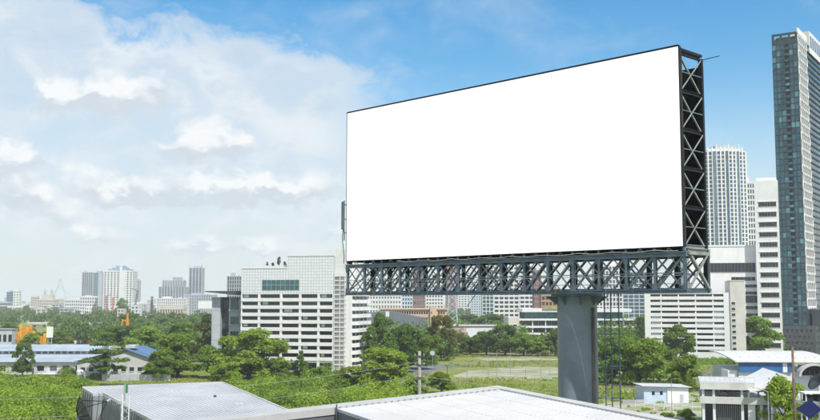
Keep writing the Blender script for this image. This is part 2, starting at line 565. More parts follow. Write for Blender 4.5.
# bottom box truss: four chords as the part, posts and braces as its pieces
NP = 15
ch = MB()
zt2 = z_fb - 0.36
for y, dy in ((yf, 0.0), (yb, 0.0)):
    # H section chords
    for zc, hh in ((zt2 - 0.10, 0.30), (z_tb + 0.11, 0.22)):
        x0, x1 = xl - 0.25, xr + (0.15 if y == yf else 0.12)
        ch.box(x0, x1, y - 0.15, y + 0.15, zc + hh / 2 - 0.05, zc + hh / 2)
        ch.box(x0, x1, y - 0.15, y + 0.15, zc - hh / 2, zc - hh / 2 + 0.05)
        ch.box(x0, x1, y - 0.03, y + 0.03, zc - hh / 2 + 0.05, zc + hh / 2 - 0.05)
truss = ch.build('bottom_truss', M_steel, bb)
zlo, zhi = z_tb + 0.22, zt2 - 0.25
xs = [xl + (xr - xl) * i / NP for i in range(NP + 1)]
for y in (yf, yb):
    for i, x in enumerate(xs):
        stick('post', truss, M_steel, (x, y, zlo), (x, y, zhi), 0.17, 0.17, 'I')
        if i < NP:
            x2 = xs[i + 1]
            off = 0.045
            stick('brace', truss, M_steel2 if (i * 7 + int(y > 0)) % 5 == 0 else M_steel, (x + 0.1, y - off, zlo), (x2 - 0.1, y - off, zhi), 0.12, 0.11, 'L')
            if y > 0 and i % 2:
                continue
            stick('brace', truss, M_steel, (x + 0.1, y + off, zhi), (x2 - 0.1, y + off, zlo), 0.12, 0.11, 'L')
            zm = (zlo + zhi) / 2
            stick('lacing_bar', truss, M_steel2, (x, y - 0.02, zm), (xm_ := (x + x2) / 2, y - 0.02, zhi), 0.055)
            stick('lacing_bar', truss, M_steel, (xm_, y - 0.02, zlo), (x2, y - 0.02, zm), 0.055)
            if y < 0:
                stick('lacing_bar', truss, M_steel2, (x2, y + 0.03, zm), (xm_, y + 0.03, zhi), 0.055)
                stick('lacing_bar', truss, M_steel, (xm_, y + 0.03, zlo), (x, y + 0.03, zm), 0.055)
                stick('inner_post', truss, M_black, (xm_ + 0.2, 0.1, zlo - 0.1), (xm_ + 0.2, 0.1, zhi + 0.15), 0.11)  # inner layer black: shade inside the truss put into the colour
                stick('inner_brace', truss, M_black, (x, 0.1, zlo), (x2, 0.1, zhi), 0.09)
            # slender inner bracing to the middle of the panel
            xm = (x + x2) / 2
            stick('thin_brace', truss, M_steel2, (x + 0.05, y, (zlo + zhi) / 2), (x2 - 0.05, y, (zlo + zhi) / 2), 0.06)
            for zz in ((zlo, zhi) if y < 0 else ()):
                stick('gusset', truss, M_steel, (x - 0.02, y - 0.07, zz - 0.0 if zz == zhi else zz), (x - 0.02, y - 0.07, zz + (0.34 if zz == zlo else -0.34)), 0.32, 0.02)
for i, x in enumerate(xs):                                     # cross members between the two planes
    stick('cross_beam', truss, M_steel, (x, yf + 0.15, z_tb + 0.1), (x, yb - 0.15, z_tb + 0.1), 0.14, 0.16, 'I')
    stick('cross_beam', truss, M_steel, (x, yf + 0.15, zt2 - 0.1), (x, yb - 0.15, zt2 - 0.1), 0.14, 0.2, 'I')
    if i < NP:
        x2 = xs[i + 1]
        stick('thin_brace', truss, M_steel, (x, yf, z_tb + 0.28), (x2, yb, z_tb + 0.28), 0.08)
        stick('thin_brace', truss, M_steel, (x2, yf, z_tb + 0.28), (x, yb, z_tb + 0.28), 0.08)
        if i % 2 == 0:
            stick('thin_brace', truss, M_steel, (x, yf, zlo), (x, yb, zhi), 0.08)
        # short hangers between the top chord and the edge of the face
        xm = (x + x2) / 2
        stick('hanger', truss, M_steel2, (xm - 0.18, yf - 0.02, zt2 + 0.1), (xm, yf - 0.02, z_fb - 0.05), 0.05)
        stick('hanger', truss, M_steel2, (xm + 0.18, yf - 0.02, zt2 + 0.1), (xm, yf - 0.02, z_fb - 0.05), 0.05)
    stick('hanger', truss, M_steel, (x, yf - 0.02, zt2 + 0.09), (x, yf - 0.02, z_fb - 0.05), 0.14)
# gallery with hand rails running through the truss
gal = MB().box(xl - 0.1, xr + 0.9, yf - 0.75, yf - 0.17, z_tb + 0.02, z_tb + 0.06).build('gallery', M_steel, bb)
for zz in (0.55, 1.05):
    stick('hand_rail', gal, M_rust if zz < 1 else M_steel2, (xl - 0.1, yf - 0.72, z_tb + zz), (xr + 0.85, yf - 0.72, z_tb + zz), 0.035, shape='rod')
for i in range(17):
    x = xl + (xr + 0.7 - xl) * i / 16
    stick('rail_post', gal, M_steel, (x, yf - 0.72, z_tb + 0.06), (x, yf - 0.72, z_tb + 1.07), 0.035, shape='rod')
# work lights and cables left hanging under the face
stick('cable', bb, M_black, (xl + 14.0, yf - 0.1, z_tb + 0.0), (xl + 13.2, yf - 0.1, z_tb - 0.85), 0.05, shape='rod')
prev = None
for i in range(31):
    x = xl + 6 + (xr - xl - 6.3) * i / 30
    p = (x, yf - 0.22, z_fb - 0.18 - 0.10 * abs(math.sin(i * 0.9)))
    if prev:
        stick('cable', bb, M_lgrey, prev, p, 0.035, shape='rod')
    prev = p

# end frame on the right: two columns, five bays of crossed braces
def end_frame(x, pale):  # lit front frame and shaded inner copies differ by colour
    e = MB()
    for y in (yf + 0.12, yb - 0.05):
        e.box(x - 0.13, x + 0.13, y - 0.09, y + 0.09, z_tb + 0.24 if y > 0 else z_fb - 0.28, z_ft - (0.30 if y > 0 else 0.0))
    e.box(x - 0.1, x + 0.1, yf, yb, z_ft - 0.18, z_ft - 0.02)
    e = e.build('end_frame', M_black, bb)
    nb = 5
    zz = [z_fb + (z_ft - 0.3 - z_fb) * k / nb for k in range(nb + 1)]
    for k in range(nb + 1):
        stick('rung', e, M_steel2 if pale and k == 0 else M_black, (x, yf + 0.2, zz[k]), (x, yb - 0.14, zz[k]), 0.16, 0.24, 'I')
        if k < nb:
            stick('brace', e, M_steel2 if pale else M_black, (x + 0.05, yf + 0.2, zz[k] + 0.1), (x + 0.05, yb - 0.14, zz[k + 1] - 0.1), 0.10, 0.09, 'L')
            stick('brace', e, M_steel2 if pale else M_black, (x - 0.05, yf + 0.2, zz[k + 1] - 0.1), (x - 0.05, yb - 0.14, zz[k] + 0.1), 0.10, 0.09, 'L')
            if pale:
                stick('rust_strip', e, M_rust, (x + 0.135, yf + 0.1, zz[k] + 0.3), (x + 0.135, yf + 0.1, zz[k] + 1.2 + 0.3 * (k % 2)), 0.08, 0.02)
                stick('tie', e, M_steel, (x + 0.08, yf + 0.2, (zz[k] + zz[k + 1]) / 2), (x + 0.08, yb - 0.14, (zz[k] + zz[k + 1]) / 2), 0.05)
    return e
end_frame(xr - 0.12, True)
for i in range(1, NP + 1):
    end_frame(xr - 0.12 - (xr - xl - 0.3) * i / NP, False)
# lower part of the end, inside the truss
for a, b in (((xr + 0.05, yf + 0.2, z_fb - 0.2), (xr + 0.05, yb - 0.1, z_tb + 0.3)), ((xr + 0.12, yf + 0.2, z_tb + 0.3), (xr + 0.12, yb - 0.1, z_fb - 0.2))):
    stick('brace', truss, M_steel2, a, b, 0.2, 0.14, 'L')
stick('cross_beam', truss, M_steel2, (xr + 0.1, yf + 0.2, z_fb - 0.3), (xr + 0.1, yb, z_fb - 0.3), 0.22, 0.4, 'I')
stick('lamp_arm', bb, M_black, (xr - 0.1, yb, z_ft - 0.35), (xr + 0.9, yb + 0.5, z_ft - 0.15), 0.05, shape='rod')

# column
RC = 39.5 / 2 * PB.y / 1000 * 0.995
colm = MB().lathe([(RC, 0), (RC, z_tb - 0.02)], 72).build('column', M_pole, bb, True)
for zz in (8.0, 16.0, 21.3):
    MB().lathe([(RC - 0.01, zz - 0.06), (RC + 0.02, zz - 0.06), (RC + 0.02, zz + 0.06), (RC - 0.01, zz + 0.06)], 48).build('weld_band', M_pole, bb)
MB().prism([(RC * 1.3 * math.cos(a), RC * 1.3 * math.sin(a)) for a in [k * math.pi / 8 + math.pi / 16 for k in range(16)]], z_tb - 0.14, z_tb - 0.02).build('cap_plate', M_steel, bb)
for k in range(8):
    a = k * math.pi / 4 - math.atan2(BX.y, BX.x)
    u = Vector((math.cos(a), math.sin(a), 0))
    t_ = Vector((-math.sin(a), math.cos(a), 0)) * 0.03
    m = MB()
    p0, p1, p2 = u * (RC - 0.02) + Vector((0, 0, z_tb - 0.75)), u * (RC - 0.02) + Vector((0, 0, z_tb - 0.15)), u * (RC * 1.62) + Vector((0, 0, z_tb - 0.15))
    m.face(p0 + t_, p2 + t_, p1 + t_).face(p0 - t_, p1 - t_, p2 - t_).face(p0 - t_, p2 - t_, p2 + t_, p0 + t_)
    m.build('bracket', M_steel, bb)
# drain pipe and caged ladder on the right of the column
ang = math.atan2(BX.y, BX.x)
def wl_(dx, dy, z):            # offset given in world axes -> billboard local
    c, s = math.cos(-ang), math.sin(-ang)
    return Vector((dx * c - dy * s, dx * s + dy * c, z))
M_pipe = mat('brown_pipe', (0.19, 0.155, 0.125), 0.6, 0, var=0.2, scale=1.5)
dp = MB().tube(wl_(RC * 0.66, -RC * 0.85, 0), wl_(RC * 0.66, -RC * 0.85, z_tb - 0.9), 0.075, n=12).build('drain_pipe', M_pipe, bb, True)
for k in range(12):
    z = 2 + k * 2.0
    stick('clip', dp, M_steel, wl_(RC * 0.5, -RC * 0.82, z), wl_(RC * 0.82, -RC * 0.82, z), 0.1, 0.05)
lad = MB()
lx, ly = RC + 0.42, -RC * 0.35
for k in (0, 1):
    lad.tube(wl_(lx + 0.42 * k, ly, 0), wl_(lx + 0.42 * k, ly, z_tb), 0.045, n=6)
lad = lad.build('ladder', M_steel, bb)
for k in range(int((z_tb - 14) / 0.33)):
    z = 14 + k * 0.33
    stick('rung', lad, M_steel, wl_(lx, ly, z), wl_(lx + 0.42, ly, z), 0.028, shape='rod')
for z in [14.5 + 2.1 * k for k in range(5)]:
    stick('ladder_stay', lad, M_steel, wl_(RC - 0.1, ly, z), wl_(lx + 1.2, ly, z), 0.07)
    stick('cage_hoop', lad, M_steel, wl_(lx + 0.21, ly - 0.6, z), wl_(lx + 1.0, ly, z), 0.05)
stick('cage_bar', lad, M_steel, wl_(lx + 0.95, ly, 13.5), wl_(lx + 0.95, ly, z_tb), 0.06)

# mobile phone antenna fixed to the left edge
ant_p = at(343.6, 221, (PB - BX * (s_pole - (xr - xl)) * 0 + BX * xl).y)
zA, zB = at(344, 241, ant_p.y).z, at(344, 198, ant_p.y).z
an = thing('panel_antenna', 'slim grey panel antenna clamped to the left edge of the billboard', 'antenna', (PB + BX * (xl - 0.42) + BY * (-1.45)).to_tuple()[:2] + (zA,), ang)
MB().box(-0.13, 0.13, -0.2, -0.06, 0.9, 3.2).build('radome', mat('dark_grey_radome', (0.16, 0.18, 0.20), 0.5), an)
MB().tube((0, 0, 0), (0, 0, 3.3), 0.05, n=8).build('mast', M_steel, an)
for z in (0.6, 1.7, 2.9):
    MB().box(-0.03, 0.37, -0.03, 0.03, z, z + 0.07).build('clamp', M_steel, an)
c_ = MB()
pp = [Vector((0.0, -0.1, 0.9)), Vector((-0.12, -0.1, 0.3)), Vector((0.0, -0.1, -0.5)), Vector((0.14, -0.1, -1.3)), Vector((0.1, -0.1, -1.9))]
for a, b in zip(pp, pp[1:]):
    c_.tube(a, b, 0.03, n=6)
c_.build('cable', M_black, an)

# ================================================================== BUILDINGS
class B:
    """a building placed from the photo: front face between two pixel columns at depth Y (left corner), turned by rot"""
    def __init__(s, name, label, px0, px1, Y, rot=0.0, cat='building', group=None, depth=20.0):
        s.Y = Y
        P = Vector((hz_x(px0, Y), Y, 0))
        c, n = math.cos(rot), math.sin(rot)
        s.w = hit(px1, HZ, P, c, n)
        s.d = depth
        s.rot = rot
        s.P = P
        s.root = thing(name, label, cat, P, rot, group)
    def z(s, py, x=0.0):
        p = s.P + Vector((math.cos(s.rot), math.sin(s.rot), 0)) * x
        # height of a photo row on the front face above local x
        u = hz_x(410, 1)
        d = ray(410 + p.x / p.y * F * math.cos(PITCH), py)
        return CAMZ + d.z * p.y / d.y
    def x(s, px):
        return hit(px, HZ, s.P, math.cos(s.rot), math.sin(s.rot))
    def pc(s, name, m, x0, x1, y0, y1, z0, z1, parent=None):
        return piece(name, parent or s.root, m, x0, x1, y0, y1, z0, z1)

def frame(mb, x0, x1, y0, y1, z0, z1, nz, nx, ny, bh, pw, t, top=True):
    """floor bands and piers standing proud of a block on its front and two sides"""
    fh = (z1 - z0) / nz
    for k in range(nz + 1):
        za = z0 + k * fh - bh / 2
        zb = za + bh
        za, zb = max(za, z0), min(zb, z1 + 0.05)
        if zb - za < 0.02:
            continue
        mb.box(x0 - t, x1 + t, y0 - t, y0 + 0.02, za, zb)
        mb.box(x0 - t, x0 + 0.02, y0 + 0.02, y1, za, zb)
        mb.box(x1 - 0.02, x1 + t, y0 + 0.02, y1, za, zb)
    q = t * 0.7
    for i in range(nx + 1):
        xa = x0 + (x1 - x0) * i / nx - pw / 2
        mb.box(max(xa, x0 - q), min(xa + pw, x1 + q), y0 - q, y0 + 0.01, z0, z1 - 0.01)
    for j in range(ny + 1):
        ya = y0 + (y1 - y0) * j / ny - pw / 2
        mb.box(x0 - q, x0 + 0.01, max(ya, y0 + 0.01), ya + pw, z0, z1 - 0.01)
        mb.box(x1 - 0.01, x1 + q, max(ya, y0 + 0.01), ya + pw, z0, z1 - 0.01)
    if top:
        mb.box(x0 - t * 1.02, x1 + t * 1.02, y0 - t * 1.02, y1 + 0.1, z1, z1 + max(0.5, bh * 0.8))

def tower(name, label, px0, px1, ytop, Y, wall, gl, nz, nx, rot=0.0, depth=None, bh=0.45, pw=0.4, t=0.35, group=None, roof=None, ny=None, z0=0.0, cat='building'):
    """city block: glass core, one wall of bands and piers, plant room on the roof. bh and pw are shares of a floor or bay"""
    b = B(name, label, px0, px1, Y, rot, cat, group, depth or 18)
    w, d = b.w, depth or max(12, b.w * 0.7)
    H = b.z(ytop, w / 2)
    ny = ny or max(2, int(nx * d / w))
    MB().box(0, w, 0, d, 0, H - 0.1).build('glazing', gl, b.root)
    mb = MB()
    frame(mb, 0, w, 0, d, z0, H, nz, nx, ny, bh * H / nz, pw * w / nx, t)
    o = mb.build('wall', wall, b.root)
    if roof != 'none':
        m = MB()
        rw = w * rnd.uniform(0.25, 0.45)
        rx = w * rnd.uniform(0.1, 0.5)
        m.box(rx, rx + rw, d * 0.25, d * 0.7, H, H + H * 0.03 + 2.0)
        m.box(w * 0.7, w * 0.78, d * 0.3, d * 0.5, H, H + 1.8)
        m.build('plant_room', wall, b.root)
    b.H = H
    return b

# ---------------------------------------------------------------- white striped office block (left of the billboard)
def tile_material():
    """small white wall tiles with grey joints"""
    m = bpy.data.materials.new('white_grid_tiles')
    m.use_nodes = True
    t = G(m.node_tree)
    b = m.node_tree.nodes['Principled BSDF']
    tcx = t.node('ShaderNodeTexCoord')
    br = t.node('ShaderNodeTexBrick')
    mp = t.node('ShaderNodeMapping')
    mp.inputs['Rotation'].default_value = (math.pi / 2, 0, 0)
    t.l.new(tcx.outputs['Object'], mp.inputs['Vector'])
    t.l.new(mp.outputs[0], br.inputs['Vector'])
    br.offset = 0.0
    br.inputs['Color1'].default_value = (0.70, 0.71, 0.72, 1)
    br.inputs['Color2'].default_value = (0.76, 0.77, 0.77, 1)
    br.inputs['Mortar'].default_value = (0.46, 0.50, 0.52, 1)
    br.inputs['Scale'].default_value = 1.0
    br.inputs['Mortar Size'].default_value = 0.10
    br.inputs['Brick Width'].default_value = 1.05
    br.inputs['Row Height'].default_value = 1.05
    t.l.new(br.outputs['Color'], b.inputs['Base Color'])
    b.inputs['Roughness'].default_value = 0.5
    return m
M_tile = tile_material()
YO = 352.0
ob = B('office_block', 'white office block with dark ribbon windows and gridded tile top, left of billboard', 241, 333.5, YO + 8, R(-13), depth=34)
r = ob.root
w = ob.w
zt = ob.z(294.2, 0)
zb0 = 2.0
rows = 9
pitch = (zt - ob.z(367, w / 2)) / 9.9
z_a = zt - rows * pitch
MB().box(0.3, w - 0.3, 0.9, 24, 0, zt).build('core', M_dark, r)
top1, top2 = ob.z(268.5, 10), ob.z(256, w * 0.8)
xs2 = ob.x(287)
MB().box(0, xs2, 0.02, 24, zt, top1).box(xs2, w, 0.02, 24, zt, top2).build('tiled_wall', M_tile, r)
MB().box(-0.15, xs2 - 0.01, -0.12, 24.1, top1, top1 + 0.45).box(xs2 - 0.1, w + 0.1, -0.12, 24.1, top2, top2 + 0.45).build('parapet', M_white2, r)
xcol = [0.0] + [ob.x(p) for p in (259, 281, 300, 318.5)] + [w]
for k in range(rows):
    z1 = zt - k * pitch
    ob.pc('spandrel', M_white2, 0.0, w, -0.12, 0.5, z1 - pitch, z1 - pitch * 0.52)
    for i in range(5):
        x0, x1 = xcol[i] + 0.45, xcol[i + 1] - 0.45
        if i == 0:
            x0 -= 0.2
        n = 3
        for j in range(1):
            wd = ob.pc('window', G_dark if (k + i) % 4 else G_blue, x0, x1, 0.55, 0.62, z1 - pitch * 0.52, z1)
        if (k * 5 + i * 3) % 4 == 0:       # half drawn blind
            ob.pc('blind', M_lgrey, x0 + (x1 - x0) * 0.1, x0 + (x1 - x0) * rnd.uniform(0.35, 0.6), 0.50, 0.54, z1 - pitch * 0.40, z1 - 0.02)
for i in range(6):
    ob.pc('pier', M_white2, xcol[i] - 0.42 if i else 0.02, xcol[i] + 0.42 if i < 5 else w - 0.02, -0.02, 0.8, 0, zt)
MB().box(0, w, 0.1, 1.0, 0, z_a).build('base_wall', M_lgrey, r)
for i in range(5):
    ob.pc('ground_window', G_dark, xcol[i] + 0.6, xcol[i + 1] - 0.6, 0.05, 0.12, z_a * 0.25, z_a * 0.85)
# teal picture window in the tiled wall, divided into panes
tx0, tx1 = ob.x(262), ob.x(299)
tz0, tz1 = ob.z(290, tx0), ob.z(280, tx0)
ob.pc('window_frame', M_lgrey, tx0 - 0.15, tx1 + 0.15, -0.06, 0.01, tz0 - 0.15, tz1 + 0.15)
for i in range(8):
    a = tx0 + (tx1 - tx0) * i / 8
    b_ = tx0 + (tx1 - tx0) * (i + 1) / 8
    ob.pc('pane', G_teal, a + 0.06, b_ - 0.06, -0.1, -0.065, tz0, tz0 + (tz1 - tz0) * 0.48)
    ob.pc('pane', G_teal, a + 0.06, b_ - 0.06, -0.1, -0.065, tz0 + (tz1 - tz0) * 0.52, tz1)
# open stair tower on the corner
M_stair = mat('off_white_stair', (0.70, 0.70, 0.68), 0.7, var=0.05, scale=0.3, dirt=0.1)
st0, st1 = w + 0.05, w + 4.3
MB().box(st0, st1, 1.2, 8, 0, ob.z(249.5, w)).build('stair_core', M_stair, r)
for k in range(21):
    z1 = 1.5 + k * (ob.z(272, w) - 1.5) / 21
    ob.pc('stair_landing', M_stair, st0 + 0.1, st1 - 0.1, 0.0, 1.15, z1, z1 + 0.45)
    ob.pc('stair_rail', M_lgrey, st0 + 0.15, st1 - 0.2, -0.06, -0.01, z1 + 0.75, z1 + 0.9)
for x in (st0 + 0.1, (st0 + st1) / 2, st1 - 0.35):
    ob.pc('stair_post', M_stair, x, x + 0.22, -0.1, 0.15, 0, ob.z(272, w))
MB().box(w + 0.05, w + 5.5, 8.05, 22, zt - 2, ob.z(251, w)).build('roof_block', M_white2, r)
# side wing with stepped balconies
sx0 = st1 + 0.05
sidew = ob.x(343.5)
ex = sx0 + 1.5
ztw = ob.z(296, w)
MB().box(w + 0.05, ex, 8.05, 23.5, 0, ztw + 2).build('side_core', M_white2, r)
nb, ncol = 10, 4
bp2 = ztw / (nb + 0.6)
for k in range(nb):
    z1 = ztw - k * bp2
    for j in range(ncol):
        ya = 3.0 + j * 5.0
        # each bay steps out towards its far end
        q = MB()
        q.prism([(ex - 0.1, ya), (ex + 0.7, ya), (ex + 1.7, ya + 3.3), (ex + 1.7, ya + 4.7), (ex - 0.1, ya + 4.9)], z1 - bp2, z1 - bp2 * 0.48)
        q.build('balcony', M_white2, r)
        ob.pc('window', G_dark, ex - 0.05, ex + 0.08, ya + 0.5, ya + 4.3, z1 - bp2 * 0.48, z1)
MB().box(ex - 0.2, ex + 1.9, 3, 23, ztw, ztw + 1.2).build('wing_parapet', M_white2, r)
MB().box(st1 - 0.5, ex + 0.05, 1.3, 23.0, 0, ztw).build('wing_wall', M_white2, r)
# rooftop planters
pl = MB().box(ob.x(259), ob.x(286), 3, 6, top1 + 0.45, top1 + 1.0).build('planter', M_lgrey, r)
ROOF_PLANTS = (ob, top1 + 1.0)

# ---------------------------------------------------------------- grey building with the oversailing dark roof
cb = B('canopied_building', 'grey office building with a dark oversailing flat roof beside white office block', 212, 240.5, 372, R(-5), depth=26)
r = cb.root
hz_ = cb.z(297, 0)
M_pgrey = mat('pale_grey_panel', (0.46, 0.49, 0.52), 0.6, var=0.06, scale=0.3, dirt=0.1)
x1_, x2_ = cb.x(220.5), cb.x(229)
MB().box(0, x1_, 0, 24, 0, hz_).build('side_wall', M_pgrey, r)
MB().box(x1_, x2_, 2.4, 24, 0, hz_).build('recess_wall', M_dgrey, r)
MB().box(x2_, cb.w, 0.2, 24, 0, hz_).build('front_wall', M_pgrey, r)
for k in range(7):
    zz = hz_ - 2.4 - k * 5.4
    if zz < 0:
        break
    for j in range(3):
        a = x2_ + 0.6 + (cb.w - x2_ - 1.2) * j / 3
        cb.pc('window', G_teal, a + 0.06, a + (cb.w - x2_ - 1.2) / 3 - 0.06, 0.1, 0.24, zz - 2.2, zz + (2.2 if k == 0 else 0.6))
    cb.pc('ledge', M_lgrey, x2_, cb.w, -0.25, 0.19, zz - 2.7, zz - 2.35)
    cb.pc('window', G_dark, x1_ + 0.5, x2_ - 0.4, 2.3, 2.42, zz - 1.8, zz + 1.5)
    cb.pc('joint', M_grey, 0.05, x1_ - 0.05, -0.03, 0.02, zz - 2.7, zz - 2.5)
m = MB()
xa = cb.x(207)
ztop = cb.z(291, 0)
m.v += [(xa, -3, ztop - 0.35), (cb.w + 0.2, -3, hz_ + 0.6), (cb.w + 0.2, 25, hz_ + 0.6), (xa, 25, ztop - 0.35), (xa, -3, ztop), (cb.w + 0.2, -3, ztop), (cb.w + 0.2, 25, ztop), (xa, 25, ztop)]
m.f += [(0, 3, 2, 1), (4, 5, 6, 7), (0, 1, 5, 4), (1, 2, 6, 5), (2, 3, 7, 6), (3, 0, 4, 7)]
m.build('roof_slab', M_dgrey, r)

# ---------------------------------------------------------------- far skyline on the left
W1 = mat('skyline_white', (0.70, 0.70, 0.70), 0.8, var=0.06, scale=0.05)
W2 = mat('skyline_grey', (0.42, 0.45, 0.50), 0.8, var=0.08, scale=0.05)
W3 = mat('skyline_beige', (0.58, 0.52, 0.45), 0.8, var=0.08, scale=0.05)
W4 = mat('skyline_blue', (0.26, 0.36, 0.50), 0.5, var=0.08, scale=0.05)
SK = 'far buildings along the left horizon'
def sk(name, label, *a, **k):
    k.setdefault('t', 0.6)
    return tower(name, label, *a, group=SK, **k)
sk('low_block', 'low grey striped block at the far left edge of the skyline', -8, 8, 302.5, 1900, W2, G_blue, 4, 6, bh=0.5, pw=0.1)
sk('office_tower', 'small blue and white office tower near left edge of skyline', 6.5, 13, 292, 2100, W4, G_blue, 9, 4, bh=0.2, pw=0.15)
sk('office_tower', 'white slab adjoining the small blue tower near left edge of skyline', 13.2, 18.6, 291, 2100, W1, G_pale, 9, 2, bh=0.5, pw=0.5)
sk('low_block', 'long low white block below small blue and white tower', 8, 31, 307, 1850, W1, G_pale, 3, 10)
sk('mid_rise', 'narrow beige mid-rise left of the twin-domed hall', 31, 37, 297, 2300, W3, G_pale, 7, 4)
dm = sk('domed_hall', 'broad cream hall with two small dark domes on its roof', 37.5, 54.5, 300, 2250, W3, G_pale, 5, 8, roof='none')
MB().box(dm.w * 0.22, dm.w * 0.86, 3, dm.d, dm.H, dm.H + 12).build('upper_storey', W3, dm.root)
for fx in (0.33, 0.72):
    MB().lathe([(dm.w * 0.07, dm.H + 12), (dm.w * 0.07, dm.H + 17), (dm.w * 0.075, dm.H + 18), (dm.w * 0.06, dm.H + 22), (dm.w * 0.03, dm.H + 25), (0.05, dm.H + 26)], 14, (dm.w * fx, 12)).build('dome', W2, dm.root, True)
sk('low_block', 'low white block right of twin-domed hall', 54, 63, 305.5, 2000, W1, G_pale, 4, 5)
sk('low_block', 'stepped pale low-rise below the two blue towers', 65, 82, 300, 1800, W1, G_pale, 5, 8)
sk('low_block', 'pale low-rise with flat roof left of the tall white tower', 80, 99, 297, 1750, W1, G_pale, 6, 8)
sk('blue_tower', 'left one of two blue glass towers left of tall white tower', 81.5, 92, 272.5, 2400, W2, G_blue, 22, 5, rot=R(10), bh=0.12, pw=0.35)
sk('blue_tower', 'teal blue glass tower touching the tall white tower', 89.5, 102, 273, 2500, W4, G_teal, 22, 6, bh=0.3, pw=0.12)
wt = sk('white_tower', 'tall white tower block with blue peaked roof on the left skyline', 103, 132, 271.5, 1700, W1, G_pale, 20, 9, bh=0.35, pw=0.55, depth=30, roof='none')
MB().prism([(wt.w * 0.02, 2), (wt.w * 0.98, 2), (wt.w * 0.98, 26), (wt.w * 0.02, 26)], wt.H + 0.9, [wt.H + 1.5, wt.H + 1.5, wt.H + 1.5, wt.H + 1.5]).build('parapet', W1, wt.root)
pk = MB()
for k, (a, b_, h_) in enumerate(((0.12, 0.88, 3), (0.25, 0.75, 5.5), (0.38, 0.66, 8.5))):
    pk.box(wt.w * a, wt.w * b_, 4 + k, 24 - k, wt.H + 1.5, wt.H + 1.5 + h_)
pk.build('roof_crown', W4, wt.root)
MB().box(wt.w * 0.55, wt.w * 0.64, -1.2, -0.3, 0, wt.H + 9).box(wt.w * 0.70, wt.w * 0.74, -1.0, -0.3, 0, wt.H + 3).build('fin', W1, wt.root)
MB().box(-wt.w * 0.2, -0.8, 2, 24, 0, wt.H - 2).build('side_shaft', W2, wt.root)
sk('mid_rise', 'slim hazy grey tower right behind the tall white tower', 132.5, 139, 280.5, 2700, W2, G_blue, 14, 3)
sk('low_block', 'small white block right of the tall white tower', 133, 147, 303.5, 1650, W1, G_pale, 4, 5)
ch_ = B('chimney', 'dark brown brick chimney standing on the left skyline', 152, 155, 1500, cat='chimney')
M_brick = mat('dark_brick', (0.15, 0.09, 0.075), 0.9, var=0.2, scale=0.3)
hc = ch_.z(296.5)
MB().lathe([(2.6, 0), (1.7, hc - 1), (1.9, hc - 1), (1.9, hc), (1.2, hc)], 16).build('shaft', M_brick, ch_.root)
MB().lathe([(1.95, hc - 4), (2.15, hc - 4), (2.15, hc - 3), (1.95, hc - 3)], 16).build('band', M_lgrey, ch_.root)
st = sk('stepped_tower', 'broad grey stepped tower on the left skyline', 158.5, 184, 287, 2300, W2, G_blue, 14, 9, bh=0.2, pw=0.4, depth=50, roof='none')
s2 = MB()
frame(s2, st.w * 0.12, st.w * 0.92, 3, 40, st.H, st.z(280.5, st.w / 2), 4, 8, 5, 1.6, 2.4, 0.6)
frame(s2, st.w * 0.52, st.w * 0.80, 6, 30, st.z(280.5, st.w / 2), st.z(277.5, st.w / 2), 2, 4, 4, 1.5, 2.0, 0.6)
s2.build('upper_storeys', W2, st.root)
MB().box(st.w * 0.13, st.w * 0.91, 3.1, 39, st.H, st.z(281, st.w / 2)).box(st.w * .53, st.w * .79, 6.1, 29, st.H, st.z(278, st.w / 2)).build('upper_glazing', G_blue, st.root)
sp = sk('twin_spire_tower', 'tall grey tower with a spire at each corner on the left skyline', 188.5, 201.5, 268, 2400, W2, G_blue, 24, 4, bh=0.2, pw=0.35, depth=28, roof='none')
for x in (0.3, sp.w - 0.3):
    MB().tube((x, 1, sp.H - 5), (x, 1, sp.z(262.5 if x > 1 else 264)), 1.4, 0.3, n=8).build('spire', W2, sp.root)
MB().box(sp.w * 0.3, sp.w * 0.85, 4, 20, sp.H, sp.z(266, 0)).build('crown', W2, sp.root)
sk('apartment_row', 'row of pale apartment slabs below the stepped tower', 157, 186, 298.5, 1500, W1, G_pale, 7, 14, bh=0.25, pw=0.55)
sk('apartment_row', 'pale apartment slabs below the twin-spired tower', 184.5, 213, 295, 1520, W2, G_pale, 8, 12, bh=0.22, pw=0.5)
sk('low_block', 'low cream hall in front of pale apartment slabs', 160, 183, 308, 1350, W3, G_pale, 2, 9)
sk('mid_rise', 'grey blue tower block rising behind the dark oversailing roof', 227, 241, 276.5, 900, W2, G_blue, 14, 6, bh=0.15, pw=0.4)
hb = B('hoarding', 'small pale blank hoarding on the skyline below twin-spired tower', 198, 212, 1300, cat='billboard')
z0h, z1h = hb.z(308.5), hb.z(301)
MB().box(0, hb.w, 0, 0.6, z0h, z1h).build('panel', M_white, hb.root)
for x in (0.2, 0.8):
    MB().box(hb.w * x - 0.3, hb.w * x + 0.3, 0.65, 1.2, 0, z1h - 1).build('leg', M_grey, hb.root)
